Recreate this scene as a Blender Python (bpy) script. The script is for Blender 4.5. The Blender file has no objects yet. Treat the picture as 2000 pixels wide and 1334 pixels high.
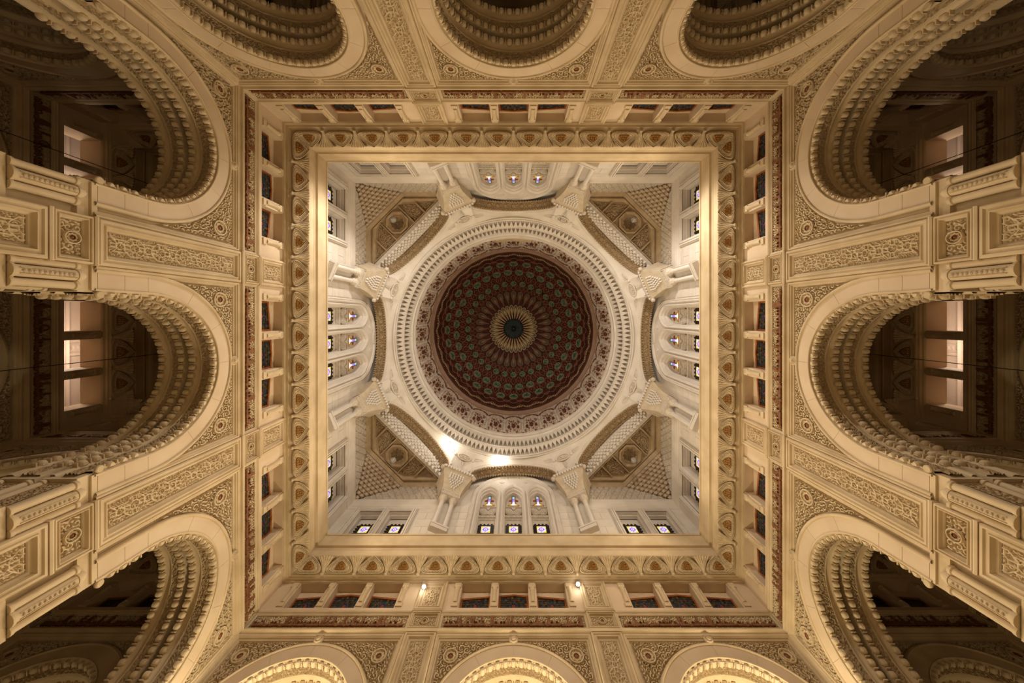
import bpy, math, random
import numpy as np
from mathutils import Matrix, Vector

# ------------------------------------------------------------------ camera, world, lights, exposure
S = bpy.context.scene
COL = S.collection
CY = 1.595                      # the camera stands this far towards the top of the photo from the hall's centre
FPX = 660.0
cam = bpy.data.objects.new('camera', bpy.data.cameras.new('camera'))
COL.objects.link(cam)
cam.location = (0, -CY, 0)
cam.rotation_euler = (math.pi, 0, 0)
cam.data.sensor_width = 36.0
cam.data.lens = FPX/2000*36
cam.data.shift_x = -0.0015
cam.data.shift_y = -0.025
cam.data.clip_end = 300
S.camera = cam
S.view_settings.view_transform = 'Standard'
S.view_settings.look = 'None'
S.view_settings.gamma = 1.0
S.view_settings.use_curve_mapping = False
S.view_settings.exposure = 0.0
w = bpy.data.worlds.new('night'); S.world = w
w.use_nodes = True
w.node_tree.nodes['Background'].inputs[0].default_value = (0.05, 0.06, 0.09, 1)
w.node_tree.nodes['Background'].inputs[1].default_value = 0.4
try:
    S.cycles.use_denoising = True
    S.cycles.max_bounces = 7
    S.cycles.diffuse_bounces = 4
    S.cycles.glossy_bounces = 3
    S.cycles.transmission_bounces = 3
    S.cycles.sample_clamp_indirect = 6
    S.cycles.caustics_reflective = False
    S.cycles.caustics_refractive = False
except Exception:
    pass

def point(name, loc, power, color, radius=0.3):
    l = bpy.data.lights.new(name, 'POINT'); l.energy = power; l.color = color; l.shadow_soft_size = radius
    o = bpy.data.objects.new(name, l); COL.objects.link(o); o.location = loc
    return o
def spot(name, loc, target, power, color, angle=120, radius=0.2, blend=0.6):
    l = bpy.data.lights.new(name, 'SPOT'); l.energy = power; l.color = color; l.shadow_soft_size = radius
    l.spot_size = math.radians(angle); l.spot_blend = blend
    o = bpy.data.objects.new(name, l); COL.objects.link(o); o.location = loc
    d = Vector(target)-Vector(loc)
    o.rotation_euler = d.to_track_quat('-Z', 'Y').to_euler()
    return o
WARM2 = (1.0, 0.84, 0.60); WARM = (1.0, 0.79, 0.47); AMBER = (1.0, 0.70, 0.36); WHITE = (1.0, 0.93, 0.83)
# unseen fill lights added low in the hall, without fixtures
for sx in (-1, 1):
    for sy in (-1, 1):
        point('hall_fill', (sx*4.5, sy*4.5, -0.6), 190, WARM, 0.4)
# unseen fill spots added on the ledge below the drum, aimed across the hall at the opposite side
for a in (0, 90, 180, 270):
    r = math.radians(a)
    for t in (-5.6, 5.6):
        x, y = 9.32*math.cos(r)-t*math.sin(r), 9.32*math.sin(r)+t*math.cos(r)
        north = y < -9
        spot('ledge_fill', (x, y, 17.0), (-0.5*x if abs(x) > 9 else x*0.5, -0.5*y if abs(y) > 9 else y*0.5, 16.0), 2500 if north else 700, WHITE if north else WARM2, 164, 0.25, 0.5)
# floodlights of the two projectors on the bottom wall, thrown across the hall
for x in (-2.75, 2.0):
    spot('wall_floodlight', (x, 9.45, 14.2), (x*0.6, -9.0, 8.5), 1450, WARM2, 150, 0.12, 0.6)
# lamps of the far gallery and of the side chapels on the near side
for s in (-1, 1):
    point('gallery_lamp', (s*20.4, 0.0, 15.4), 220, (1.0, 0.80, 0.62), 0.3)
    point('gallery_lamp', (s*20.4, -7.0, 15.4), 180, (1.0, 0.80, 0.62), 0.3)
for u in (-7, 0, 7):
    point('side_chapel_lamp', (u, 9.98, 8.6), 520, (1.0, 0.86, 0.58), 0.2)
for s in (-1, 1):
    point('corner_chapel_lamp', (s*14.9, 11.75, 8.5), 45, (1.0, 0.8, 0.45), 0.2)
    point('corner_chapel_lamp', (s*15.0, 3.5, 7.0), 14, (1.0, 0.8, 0.45), 0.2)

# ------------------------------------------------------------------ materials
def mat(name, c1, c2=None, rough=0.8, scale=3.0, bump=0.15, bscale=40.0, metal=0.0, spec=0.3, emit=0.0, detail=6):
    m = bpy.data.materials.new(name); m.use_nodes = True
    nt = m.node_tree; b = nt.nodes['Principled BSDF']
    b.inputs['Roughness'].default_value = rough
    b.inputs['Metallic'].default_value = metal
    b.inputs['Specular IOR Level'].default_value = spec
    tc = nt.nodes.new('ShaderNodeTexCoord')
    if c2 is None: c2 = tuple(x*0.8 for x in c1)
    n = nt.nodes.new('ShaderNodeTexNoise'); n.inputs['Scale'].default_value = scale; n.inputs['Detail'].default_value = detail
    r = nt.nodes.new('ShaderNodeValToRGB')
    r.color_ramp.elements[0].position = 0.35; r.color_ramp.elements[0].color = (*c2, 1)
    r.color_ramp.elements[1].position = 0.65; r.color_ramp.elements[1].color = (*c1, 1)
    nt.links.new(tc.outputs['Object'], n.inputs['Vector'])
    nt.links.new(n.outputs['Fac'], r.inputs['Fac'])
    nt.links.new(r.outputs['Color'], b.inputs['Base Color'])
    if bump > 0:
        n2 = nt.nodes.new('ShaderNodeTexNoise'); n2.inputs['Scale'].default_value = bscale; n2.inputs['Detail'].default_value = 4
        bp = nt.nodes.new('ShaderNodeBump'); bp.inputs['Strength'].default_value = bump; bp.inputs['Distance'].default_value = 0.02
        nt.links.new(tc.outputs['Object'], n2.inputs['Vector'])
        nt.links.new(n2.outputs['Fac'], bp.inputs['Height'])
        nt.links.new(bp.outputs['Normal'], b.inputs['Normal'])
    if emit > 0:
        nt.links.new(r.outputs['Color'], b.inputs['Emission Color'])
        b.inputs['Emission Strength'].default_value = emit
    return m
M = {}
M['stone'] = mat('warm_limestone', (0.61, 0.475, 0.30), (0.50, 0.375, 0.22), scale=1.1)
M['plain'] = mat('smooth_limestone', (0.63, 0.49, 0.335), (0.56, 0.42, 0.275), scale=0.9, bump=0.06)
M['carve'] = mat('carved_limestone', (0.61, 0.48, 0.305), (0.48, 0.36, 0.21), scale=9.0)
M['brownc'] = mat('brown_carved_limestone', (0.46, 0.33, 0.18), (0.30, 0.21, 0.11), scale=14.0, bump=0.5, bscale=60)  # darker, browner stone of the carved bands and jamb panels
M['white'] = mat('pale_drum_stone', (0.68, 0.62, 0.55), (0.61, 0.54, 0.46), scale=1.2, bump=0.08)
M['whitec'] = mat('pale_carved_stone', (0.64, 0.57, 0.48), (0.52, 0.44, 0.35), scale=10.0)
M['tan'] = mat('tan_carved_stone', (0.44, 0.32, 0.19), (0.30, 0.21, 0.12), scale=12.0, bump=0.4)
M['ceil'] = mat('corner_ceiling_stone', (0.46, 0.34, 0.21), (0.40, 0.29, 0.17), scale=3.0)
M['fan'] = mat('fan_stone', (0.57, 0.46, 0.335), (0.49, 0.38, 0.265), scale=3.0)
M['fan2'] = mat('corbel_stone', (0.58, 0.485, 0.36), (0.50, 0.405, 0.29), scale=3.0)
M['letter'] = mat('brown_painted_letters', (0.24, 0.10, 0.04), (0.15, 0.06, 0.022), scale=8.0)
M['core'] = mat('brown_gilt_leaf', (0.42, 0.22, 0.06), (0.20, 0.09, 0.025), scale=14.0, rough=0.45, metal=0.35)
M['gilt'] = mat('gilding', (0.50, 0.33, 0.12), (0.36, 0.22, 0.07), scale=20, rough=0.5, metal=0.2)
M['wood'] = mat('orange_wood_frame', (0.36, 0.11, 0.025), (0.22, 0.06, 0.015), scale=6, rough=0.4)
M['black'] = mat('black_iron_grille', (0.02, 0.012, 0.008), (0.012, 0.008, 0.006), rough=0.5)
M['lead'] = mat('lead_strip', (0.03, 0.025, 0.02), rough=0.5)
def glass(n, c, e=0.0): M[n] = mat('stained_glass_'+n, c, tuple(x*0.7 for x in c), rough=0.15, bump=0.0, spec=0.5, emit=e, scale=4)
for n, c in (('g_dark', (0.02, 0.018, 0.018)), ('g_brown', (0.09, 0.05, 0.02)), ('g_teal', (0.02, 0.05, 0.045)), ('g_blue', (0.03, 0.045, 0.13)), ('g_red', (0.22, 0.03, 0.04)), ('g_ochre', (0.16, 0.10, 0.03))): glass(n, c)
for n, c in (('e_white', (0.75, 0.80, 0.95)), ('e_yellow', (0.85, 0.62, 0.12)), ('e_blue', (0.12, 0.18, 0.75)), ('e_violet', (0.45, 0.22, 0.75)), ('e_pink', (0.8, 0.15, 0.35)), ('e_cyan', (0.2, 0.6, 0.7)), ('e_green', (0.1, 0.4, 0.15)), ('e_amber', (0.55, 0.25, 0.03))): glass(n, c, 0.85)
M['maroon'] = mat('maroon_dome_paint', (0.115, 0.026, 0.018), (0.034, 0.012, 0.008), scale=2.6, rough=0.7, detail=10)
M['dgreen'] = mat('green_medallion_paint', (0.19, 0.31, 0.20), (0.11, 0.19, 0.12), scale=5.0, rough=0.6, detail=8)
M['pgrey'] = mat('olive_petal_paint', (0.14, 0.115, 0.07), (0.09, 0.07, 0.045), scale=5.0, rough=0.6)
M['dline'] = mat('tan_dome_line', (0.38, 0.22, 0.13), (0.26, 0.14, 0.08), scale=8, rough=0.6)
M['dred'] = mat('red_dome_flower', (0.34, 0.06, 0.045), (0.2, 0.03, 0.022), scale=8, rough=0.6)
M['dgold'] = mat('gold_petal_line', (0.80, 0.62, 0.34), (0.62, 0.45, 0.22), scale=10, rough=0.5)
M['boss'] = mat('dark_green_boss', (0.012, 0.034, 0.028), (0.004, 0.008, 0.008), scale=3.0, rough=0.5, detail=8)
M['friezec'] = mat('pink_frieze_stucco', (0.70, 0.58, 0.47), (0.52, 0.39, 0.30), scale=9.0, bump=0.3)
M['fbrown'] = mat('red_brown_frieze_flower', (0.22, 0.075, 0.035), (0.12, 0.045, 0.025), scale=7.0)
M['pinkband'] = mat('pinkish_plaster_band', (0.42, 0.27, 0.19), (0.36, 0.22, 0.15), scale=2.0, bump=0.05)
M['brownband'] = mat('red_brown_dome_rim', (0.13, 0.05, 0.03), (0.09, 0.035, 0.02), scale=2.0, bump=0.05)
M['lens'] = mat('lamp_lens', (1.0, 0.95, 0.88), (1.0, 0.95, 0.88), bump=0, emit=14.0)
M['metal'] = mat('grey_metal', (0.25, 0.24, 0.22), rough=0.4, metal=0.8, bump=0.02)
M['bulb'] = mat('opal_lantern_glass', (0.42, 0.38, 0.33), rough=0.25, bump=0.0, spec=0.5)
M['cable'] = mat('black_cable', (0.01, 0.01, 0.01), rough=0.6, bump=0)
M['floor'] = mat('marble_floor', (0.34, 0.27, 0.19), (0.26, 0.20, 0.13), scale=0.8, rough=0.3, bump=0)
M['gal'] = mat('gallery_plaster', (0.62, 0.52, 0.44), (0.56, 0.46, 0.38), scale=1.0, bump=0.05)

# ------------------------------------------------------------------ mesh helpers
class MB:
    def __init__(s): s.v = []; s.f = []; s.m = []
    def add(s, vs, fs, mi=0):
        o = len(s.v); s.v.extend(vs)
        for f in fs: s.f.append([i+o for i in f]); s.m.append(mi)
        return s
    def box(s, x0, x1, y0, y1, z0, z1, mi=0):
        return s.add([(x0,y0,z0),(x1,y0,z0),(x1,y1,z0),(x0,y1,z0),(x0,y0,z1),(x1,y0,z1),(x1,y1,z1),(x0,y1,z1)],
                     [(0,3,2,1),(4,5,6,7),(0,1,5,4),(1,2,6,5),(2,3,7,6),(3,0,4,7)], mi)
    def grid(s, P, mi=0, closed=False):
        n, k = len(P), len(P[0])
        vs = [tuple(map(float, p)) for row in P for p in row]
        fs = [(i*k+j, i*k+(j+1) % k, (i+1)*k+(j+1) % k, (i+1)*k+j) for i in range(n-1) for j in range(k if closed else k-1)]
        return s.add(vs, fs, mi)
    def lathe(s, prof, n=16, c=(0,0,0), mi=0):
        P = [[(c[0]+r*math.cos(2*math.pi*j/n), c[1]+r*math.sin(2*math.pi*j/n), c[2]+z) for j in range(n)] for r, z in prof]
        return s.grid(P, mi, True)
    def loops(s, L, fill=True, mi=0, mif=None):
        s.grid(L, mi, True)
        if fill: 
            o = len(s.v); s.v.extend([tuple(map(float, p)) for p in L[-1]]); s.f.append(list(range(o, o+len(L[-1])))); s.m.append(mi if mif is None else mif)
        return s
    def frame(s, u0, u1, z0, z1, prof, fill=False, mi=0, mif=None):
        L = [[(u0+i, d, z0+i), (u1-i, d, z0+i), (u1-i, d, z1-i), (u0+i, d, z1-i)] for i, d in prof]
        return s.loops(L, fill, mi, mif)
    def ledge(s, u0, u1, prof):            # profile of (d, z) run along u, with end caps
        P = [[(u0, d, z) for d, z in prof], [(u1, d, z) for d, z in prof]]
        s.grid(P)
        for u in (u0, u1): s.add([(u, d, z) for d, z in prof], [tuple(range(len(prof)))])
        return s
    def prism(s, poly, d0, d1, mi=0):      # polygon in (u, z) given thickness along d
        n = len(poly)
        vs = [(u, d0, z) for u, z in poly]+[(u, d1, z) for u, z in poly]
        fs = [tuple(range(n)), tuple(range(2*n-1, n-1, -1))]+[(i, (i+1) % n, n+(i+1) % n, n+i) for i in range(n)]
        return s.add(vs, fs, mi)
    def tube(s, pts, r, n=6, closed=False, mi=0, flat=1.0):
        pts = [Vector(p) for p in pts]; N = len(pts); P = []
        for i, p in enumerate(pts):
            a = pts[(i-1) % N] if (closed or i > 0) else p
            b = pts[(i+1) % N] if (closed or i < N-1) else p
            t = (b-a).normalized()
            x = t.cross(Vector((0, 0, 1)))
            if x.length < 1e-3: x = t.cross(Vector((1, 0, 0)))
            x.normalize(); y = x.cross(t)
            P.append([tuple(p+x*(r*math.cos(2*math.pi*j/n))+y*(r*flat*math.sin(2*math.pi*j/n))) for j in range(n)])
        if closed: P.append(P[0])
        return s.grid(P, mi, True)
    def join(s, o, mx=None):
        vs = o.v if mx is None else [tuple(mx @ Vector(v)) for v in o.v]
        k = len(s.v); s.v.extend(vs)
        for f, m in zip(o.f, o.m): s.f.append([i+k for i in f]); s.m.append(m)
        return s
    def mesh(s, name, mats, smooth=False):
        me = bpy.data.meshes.new(name)
        me.from_pydata(s.v, [], s.f)
        if not isinstance(mats, (list, tuple)): mats = [mats]
        for m in mats: me.materials.append(M[m])
        if len(mats) > 1: me.polygons.foreach_set('material_index', s.m)
        if smooth:
            me.polygons.foreach_set('use_smooth', [True]*len(s.f))
            try: me.set_sharp_from_angle(angle=math.radians(40))
            except Exception: pass
        me.update()
        return me

I4 = Matrix.Identity(4)
class N:
    def __init__(s, name, mesh=None, mx=I4, kids=None, **props):
        s.name, s.mesh, s.mx, s.kids, s.props = name, mesh, mx, kids or [], props
def make(n, parent=None, pre=I4, **props):
    o = bpy.data.objects.new(n.name, n.mesh); COL.objects.link(o)
    if parent: o.parent = parent
    o.matrix_basis = pre @ n.mx
    for k, v in {**n.props, **props}.items(): o[k] = v
    for c in n.kids: make(c, o)
    return o
def T(x, y, z): return Matrix.Translation((x, y, z))
def RZ(a): return Matrix.Rotation(math.radians(a), 4, 'Z')
def basis(o, x, y, z):
    return Matrix(((x[0], y[0], z[0], o[0]), (x[1], y[1], z[1], o[1]), (x[2], y[2], z[2], o[2]), (0, 0, 0, 1)))
SIDES = (('south', 0, 'bottom'), ('west', 90, 'left'), ('north', 180, 'top'), ('east', -90, 'right'))
H = 10.0
# where a wall's +u end lies in the photo
UEND = {'south': ('left', 'right'), 'west': ('upper', 'lower'), 'north': ('right', 'left'), 'east': ('lower', 'upper')}

# ------------------------------------------------------------------ relief patterns
rng = np.random.RandomState(4)
def smooth(a, b, x): t = np.clip((x-a)/(b-a), 0, 1); return t*t*(3-2*t)
def arabesque(u, z, cell=0.22, pitch=0.078):
    gi, gj = np.floor(u/cell), np.floor(z/cell)
    best = np.full(u.shape, 9e9); bu = np.zeros(u.shape); bz = np.zeros(u.shape); hs = np.ones(u.shape)
    for di in (-1, 0, 1):
        for dj in (-1, 0, 1):
            a, b = gi+di, gj+dj
            h1 = np.modf(np.abs(np.sin(a*12.9898+b*78.233)*43758.5453))[0]
            h2 = np.modf(np.abs(np.sin(a*39.346+b*11.135)*24634.6345))[0]
            cu, cz = (a+0.25+0.5*h1)*cell, (b+0.25+0.5*h2)*cell
            d = (u-cu)**2+(z-cz)**2
            k = d < best
            best = np.where(k, d, best); bu = np.where(k, u-cu, bu); bz = np.where(k, z-cz, bz)
            hs = np.where(k, np.where((a+b) % 2 == 0, 1.0, -1.0), hs)
    rho = np.sqrt(best); th = np.arctan2(bz, bu)
    v = np.cos(2*np.pi*rho/pitch+hs*th)
    w = np.cos(9*th+hs*rho*30)*0.35*smooth(0.05, 0.12, rho)
    return smooth(-0.35, 0.05, v+w)
def lattice(u, z, p=0.66):
    x = np.abs(((z/p) % 1)-0.5)*p; y = np.abs(u)
    def line(v, wd=0.013): return 1-smooth(wd, wd*1.8, np.abs(v))
    oc = np.maximum(np.maximum(x, y), (x+y)*0.707)
    h = np.maximum(line(oc-0.235), line(oc-0.11))
    x2 = p/2-x
    h = np.maximum(h, line(np.maximum(np.maximum(x2, y), (x2+y)*0.707)-0.085))
    h = np.maximum(h, line(y-0.155)*(oc > 0.235))
    h = np.maximum(h, line(x-0.05)*(oc > 0.11)*(oc < 0.235)); h = np.maximum(h, line(y-0.05)*(oc > 0.11)*(oc < 0.235))
    return np.clip(np.maximum(h, 0.62*arabesque(u, z, 0.11, 0.06)), 0, 1)
def diamonds(u, z):
    a = np.abs(((u/0.43+z/0.72) % 1)-0.5); b = np.abs(((u/0.43-z/0.72) % 1)-0.5)
    return np.clip(smooth(0.04, 0.075, np.minimum(a, b))*(0.55+0.45*arabesque(u, z, 0.13, 0.075)), 0, 1)
def relief(u0, u1, z0, z1, fn, d0, depth, step=0.03, mask=0.05, mi=0):
    nu, nz = max(3, int((u1-u0)/step)), max(3, int((z1-z0)/step))
    U, Z = np.meshgrid(np.linspace(u0, u1, nu), np.linspace(z0, z1, nz))
    e = np.minimum(np.minimum(U-u0, u1-U), np.minimum(Z-z0, z1-Z))
    Hh = fn(U, Z)
    Hh = np.where(e < mask*0.5, 0.0, Hh)
    P = np.stack([U, d0-depth*Hh, Z], -1)
    return MB().grid(P, mi)

# ------------------------------------------------------------------ the lobed arches of the hall
ZS, ZB, RO, RI = 9.25, 8.07, 2.64, 2.2
def apath(r, zb=ZB, n=36, j=5, zs=ZS):
    o = [(-r, zb+(zs-zb)*i/j, -1, 0) for i in range(j)]
    o += [(-r*math.cos(math.pi*i/n), zs+r*math.sin(math.pi*i/n), -math.cos(math.pi*i/n), math.sin(math.pi*i/n)) for i in range(n+1)]
    o += [(r, zs-(zs-zb)*i/j, 1, 0) for i in range(1, j+1)]
    return o
def arch_sweep(prof, mb=None, **k):
    mb = mb or MB()
    return mb.grid([[(u, d, z) for (u, z, _, _) in apath(r, **k)] for r, d in prof])
def arch_places(r, step=0.27, zb=ZB):
    P = []
    nj = int((ZS-zb-0.1)/step)
    for i in range(nj): P.append((-r, ZS-(nj-i)*step, -1, 0)); P.append((r, ZS-(nj-i)*step, 1, 0))
    n = int(math.pi*r/step)
    for i in range(n):
        a = math.pi*(i+0.5)/n
        P.append((-r*math.cos(a), ZS+r*math.sin(a), -math.cos(a), math.sin(a)))
    return P
def lobe_mb(w=0.20, l=0.20, t=0.15):
    mb = MB(); k = 6
    pts = [(-w/2, 0.02), (-w/2, -(l-w/2))]+[(-w/2*math.cos(math.pi*i/k), -(l-w/2)-w/2*math.sin(math.pi*i/k)) for i in range(1, k)]+[(w/2, -(l-w/2)), (w/2, 0.02)]
    a = [(x*0.82, -t/2, z*0.92) for x, z in pts]; b = [(x, -t/2+0.035, z) for x, z in pts]; c = [(x, t/2, z) for x, z in pts]
    a0 = [(x*0.5, -t/2-0.03, z*0.6-0.01) for x, z in pts]
    L = [a0, a, b, c]
    mb.grid(L, 0, True)
    mb.add(a0, [tuple(range(len(a0)))]); mb.add(c, [tuple(range(len(c)))])
    mb.box(0.122, 0.148, -t/2, t/2, -0.10, 0.02)
    return mb
LOBE = lobe_mb(0.185, 0.11, 0.12)
ME_LOBE = LOBE.mesh('lobe', 'stone', True); ME_LOBE_D = ME_LOBE
def lobe_mx(u, z, nu, nz, d):
    return basis((u, d, z), (nz, 0, -nu), (0, 1, 0), (nu, 0, nz))
def carved_soffit(r, d0, d1):
    pa = apath(r, zb=7.9, n=200, j=36); L = len(pa); k = 12
    R = rng.rand(L, k+1)
    P = []
    for i, (u, z, nu, nz) in enumerate(pa):
        row = []
        for j in range(k+1):
            h = 0.0 if j in (0, k) else 0.045*(R[i, j] > 0.5)
            row.append((u-nu*h, d0+(d1-d0)*j/k, z-nz*h))
        P.append(row)
    return MB().grid(P)
ROWS = ((0.10, 2.15), (0.77, 2.12), (1.13, 2.12), (1.78, 2.12))
def arch_parts():
    K = []
    # voussoirs and jamb stones, each one a block with an open joint
    pa = []
    cuts = [(-1, ZB, 8.66), (-1, 8.66, ZS)]
    def block(poly): 
        mb = MB(); mb.prism(poly, 0.0, 0.16)
        return mb
    g = 0.004
    vm = None
    nv = 6
    for i in range(nv):
        a0, a1 = math.pi*i/nv+g/2.4, math.pi*(i+1)/nv-g/2.4
        q = 10
        poly = [(-RO*math.cos(a0+(a1-a0)*t/q), ZS+RO*math.sin(a0+(a1-a0)*t/q)) for t in range(q+1)]
        poly += [(-RI*math.cos(a1+(a0-a1)*t/q), ZS+RI*math.sin(a1+(a0-a1)*t/q)) for t in range(q+1)]
        K.append(N('voussoir', block(poly).mesh('voussoir', 'plain')))
    for s in (-1, 1):
        for z0, z1 in ((8.13, 8.69), (8.70, ZS-0.004)):
            K.append(N('jamb_stone', block([(s*RI, z0), (s*RO, z0), (s*RO, z1), (s*RI, z1)]).mesh('jamb_stone', 'plain')))
    c = [math.cos(math.pi*i/5) for i in range(6)]
    roll = lambda r, d, q: [(r+q*math.cos(math.pi*(1-i/6)), d-q*math.sin(math.pi*i/6)) for i in range(7)]
    K.append(N('joint_bed', arch_sweep([(RO, 0.012), (RI, 0.012)]).mesh('joint_bed', 'stone')))
    K.append(N('outer_moulding', arch_sweep([(RO-0.02, 0.1)]+roll(RO+0.045, 0.0, 0.05)+[(RO+0.10, 0.1)]).mesh('outer_moulding', 'stone', True)))
    K.append(N('inner_moulding', arch_sweep([(RI+0.05, 0.02)]+roll(RI+0.02, 0.0, 0.03)+[(RI-0.02, 0.03), (RI-0.03, 0.05), (2.12, 0.05), (2.12, 0.19)]).mesh('inner_moulding', 'stone', True)))
    K.append(N('soffit_moulding', arch_sweep([(2.12, 0.44), (2.09, 0.45), (2.09, 0.48), (2.13, 0.50), (2.17, 0.56), (2.18, 0.62), (2.16, 0.70), (2.12, 0.74), (2.12, 0.835), (3.0, 0.84), (3.0, 1.06), (2.12, 1.065), (2.12, 1.20)], zb=7.9).mesh('soffit_moulding', 'stone', True)))
    K.append(N('soffit_moulding', arch_sweep([(2.12, 1.44), (2.09, 1.45), (2.09, 1.48), (2.13, 1.50), (2.17, 1.56), (2.17, 1.64), (2.12, 1.72), (2.12, 1.86), (2.9, 1.87)], zb=7.9).mesh('soffit_moulding', 'stone', True)))
    K.append(N('carved_band', carved_soffit(2.12, 0.19, 0.44).mesh('carved_band', 'brownc')))
    K.append(N('carved_band', carved_soffit(2.12, 1.20, 1.44).mesh('carved_band', 'brownc')))
    for d, r in ROWS:
        for (u, z, nu, nz) in arch_places(r): K.append(N('lobe', ME_LOBE, lobe_mx(u, z, nu, nz, d)))
    for s in (-1, 1):      # scroll that ends the fringe
        mb = MB()
        for q in (0.09, 0.06, 0.03): mb.lathe([(q, 0), (q, 0.04), (q-0.02, 0.06), (0.001, 0.06)], 16)
        K.append(N('scroll', mb.mesh('scroll', 'stone', True), T(s*2.1, 0.03, 8.16) @ Matrix.Rotation(math.pi/2, 4, 'X')))
    # shell at the crown
    mb = MB()
    for i in range(7):
        a = math.radians(-75+25*i)
        mb.loops([[(0.03*math.cos(t)*f+math.sin(a)*0.07, -0.10*g2, 0.10*math.sin(t)*f) for t in [2*math.pi*j/8 for j in range(8)]] for f, g2 in ((1, 0), (0.7, 0.8), (0.2, 1))])
    mb.lathe([(0.13, 0), (0.13, 0.05), (0.09, 0.08), (0.001, 0.08)], 14, (0, 0, 0))
    sh = MB(); sh.lathe([(0.17, 0.0), (0.17, 0.05), (0.12, 0.10), (0.09, 0.08), (0.05, 0.13), (0.001, 0.14)], 10)
    K.append(N('crown_shell', sh.mesh('crown_shell', 'carve'), T(0, 0.02, 12.07) @ Matrix.Rotation(math.pi/2, 4, 'X')))
    return K
ARCH = arch_parts()
def cheap_arch():
    mb = MB()
    arch_sweep([(RO+0.1, 0.1), (RO+0.08, 0.0), (RO+0.02, -0.03), (RO, 0.02), (RI, 0.02), (RI-0.02, -0.02), (RI-0.05, 0.03), (2.12, 0.05), (2.12, 0.19)], mb)
    arch_sweep([(2.12, 0.44), (2.07, 0.50), (2.07, 0.56), (2.14, 0.66), (2.12, 0.87), (2.12, 0.95)], mb)
    L = MB()
    for d in (0.11, 0.82):
        for (u, z, nu, nz) in arch_places(2.13): L.join(LOBE, lobe_mx(u, z, nu, nz, d))
    return [N('archivolt', mb.mesh('archivolt', 'stone', True)), N('carved_band', carved_soffit(2.12, 0.19, 0.44).mesh('carved_band', 'brownc')),
            N('lobe_fringe', L.mesh('lobe_fringe', 'stone', True), kind='stuff')]
ARCHC = cheap_arch()

# ------------------------------------------------------------------ hall walls: plates, spandrels, pilasters, friezes
ZT = 12.28
def plate(mb, W, r, d, ztop=ZT, zbot=ZB, n=36):
    for s in (-1, 1): mb.add([(s*r, d, zbot), (s*W, d, zbot), (s*W, d, ZS), (s*r, d, ZS)], [(0, 1, 2, 3)])
    A, B = [], []
    ca = math.atan2(ztop-ZS, W)
    an = sorted(set([math.pi*i/n for i in range(n+1)]+[ca, math.pi-ca]))
    for a in an:
        c, s_ = math.cos(a), math.sin(a)
        k = min(W/abs(c) if abs(c) > 1e-6 else 9e9, (ztop-ZS)/s_ if s_ > 1e-6 else 9e9)
        A.append((r*c, d, ZS+r*s_)); B.append((k*c, d, ZS+k*s_))
    mb.grid([A, B])
    return mb
def spandrel(W, s):
    r0 = RO+0.12; Wi, Zi = W-0.22, ZT-0.22-ZS
    t0 = math.acos(min(0.999, (Wi-0.015)/r0)) if Wi < r0 else math.radians(3)
    n, k = 170, 70
    th = np.linspace(t0, math.pi/2-0.02, n)
    c, sn = np.cos(th), np.sin(th)
    kk = np.minimum(Wi/c, Zi/sn)
    t = np.linspace(0, 1, k)
    R = r0+(np.maximum(kk-r0, 0.0))[:, None]*t[None, :]
    U, Z = R*c[:, None], ZS+R*sn[:, None]
    e = np.minimum(R-r0, np.minimum(Wi-U, Zi+ZS-Z))
    h = arabesque(U, Z)
    h = np.where(e < 0.03, 0.0, h)
    ro = np.hypot(U-(W-0.66), Z-11.54)
    h = np.where(ro < 0.27, 0.0, h)
    P = np.stack([s*U, 0.12-0.10*h, Z], -1)
    return MB().grid(P)
def rosette_mb(R=0.26):
    mb = MB(); n = 24
    f = lambda q, h, sc=0.0: [(q*(1+sc*math.cos(8*2*math.pi*j/n))*math.cos(2*math.pi*j/n), -h, q*(1+sc*math.cos(8*2*math.pi*j/n))*math.sin(2*math.pi*j/n)) for j in range(n)]
    mb.loops([f(R, 0.0), f(R*0.97, 0.07), f(R*0.84, 0.07), f(R*0.78, 0.0, 0.05), f(R*0.7, 0.0, 0.1), f(R*0.6, 0.05, 0.15), f(R*0.42, 0.03, 0.15), f(R*0.36, 0.05, 0.1)], False)
    mb.loops([f(R*0.36, 0.05, 0.1), f(R*0.3, 0.02, 0.2), f(R*0.12, 0.05), f(R*0.04, 0.06)], True, 1)
    return mb
ME_ROS = rosette_mb().mesh('rosette', ['carve', 'letter'])
ME_ROSS = rosette_mb(0.15).mesh('rosette', ['carve', 'letter'])
FR = [(0, 0.02), (0, -0.03), (0.03, -0.06), (0.07, -0.06), (0.09, -0.02), (0.12, -0.02), (0.14, 0.03), (0.18, 0.04), (0.2, 0.09), (0.22, 0.12)]
PF = [(0, 0.05), (0, -0.08), (0.03, -0.11), (0.07, -0.11), (0.09, -0.07), (0.13, -0.07), (0.15, -0.10), (0.17, -0.10), (0.20, -0.02), (0.24, 0.0), (0.26, 0.03)]
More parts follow.
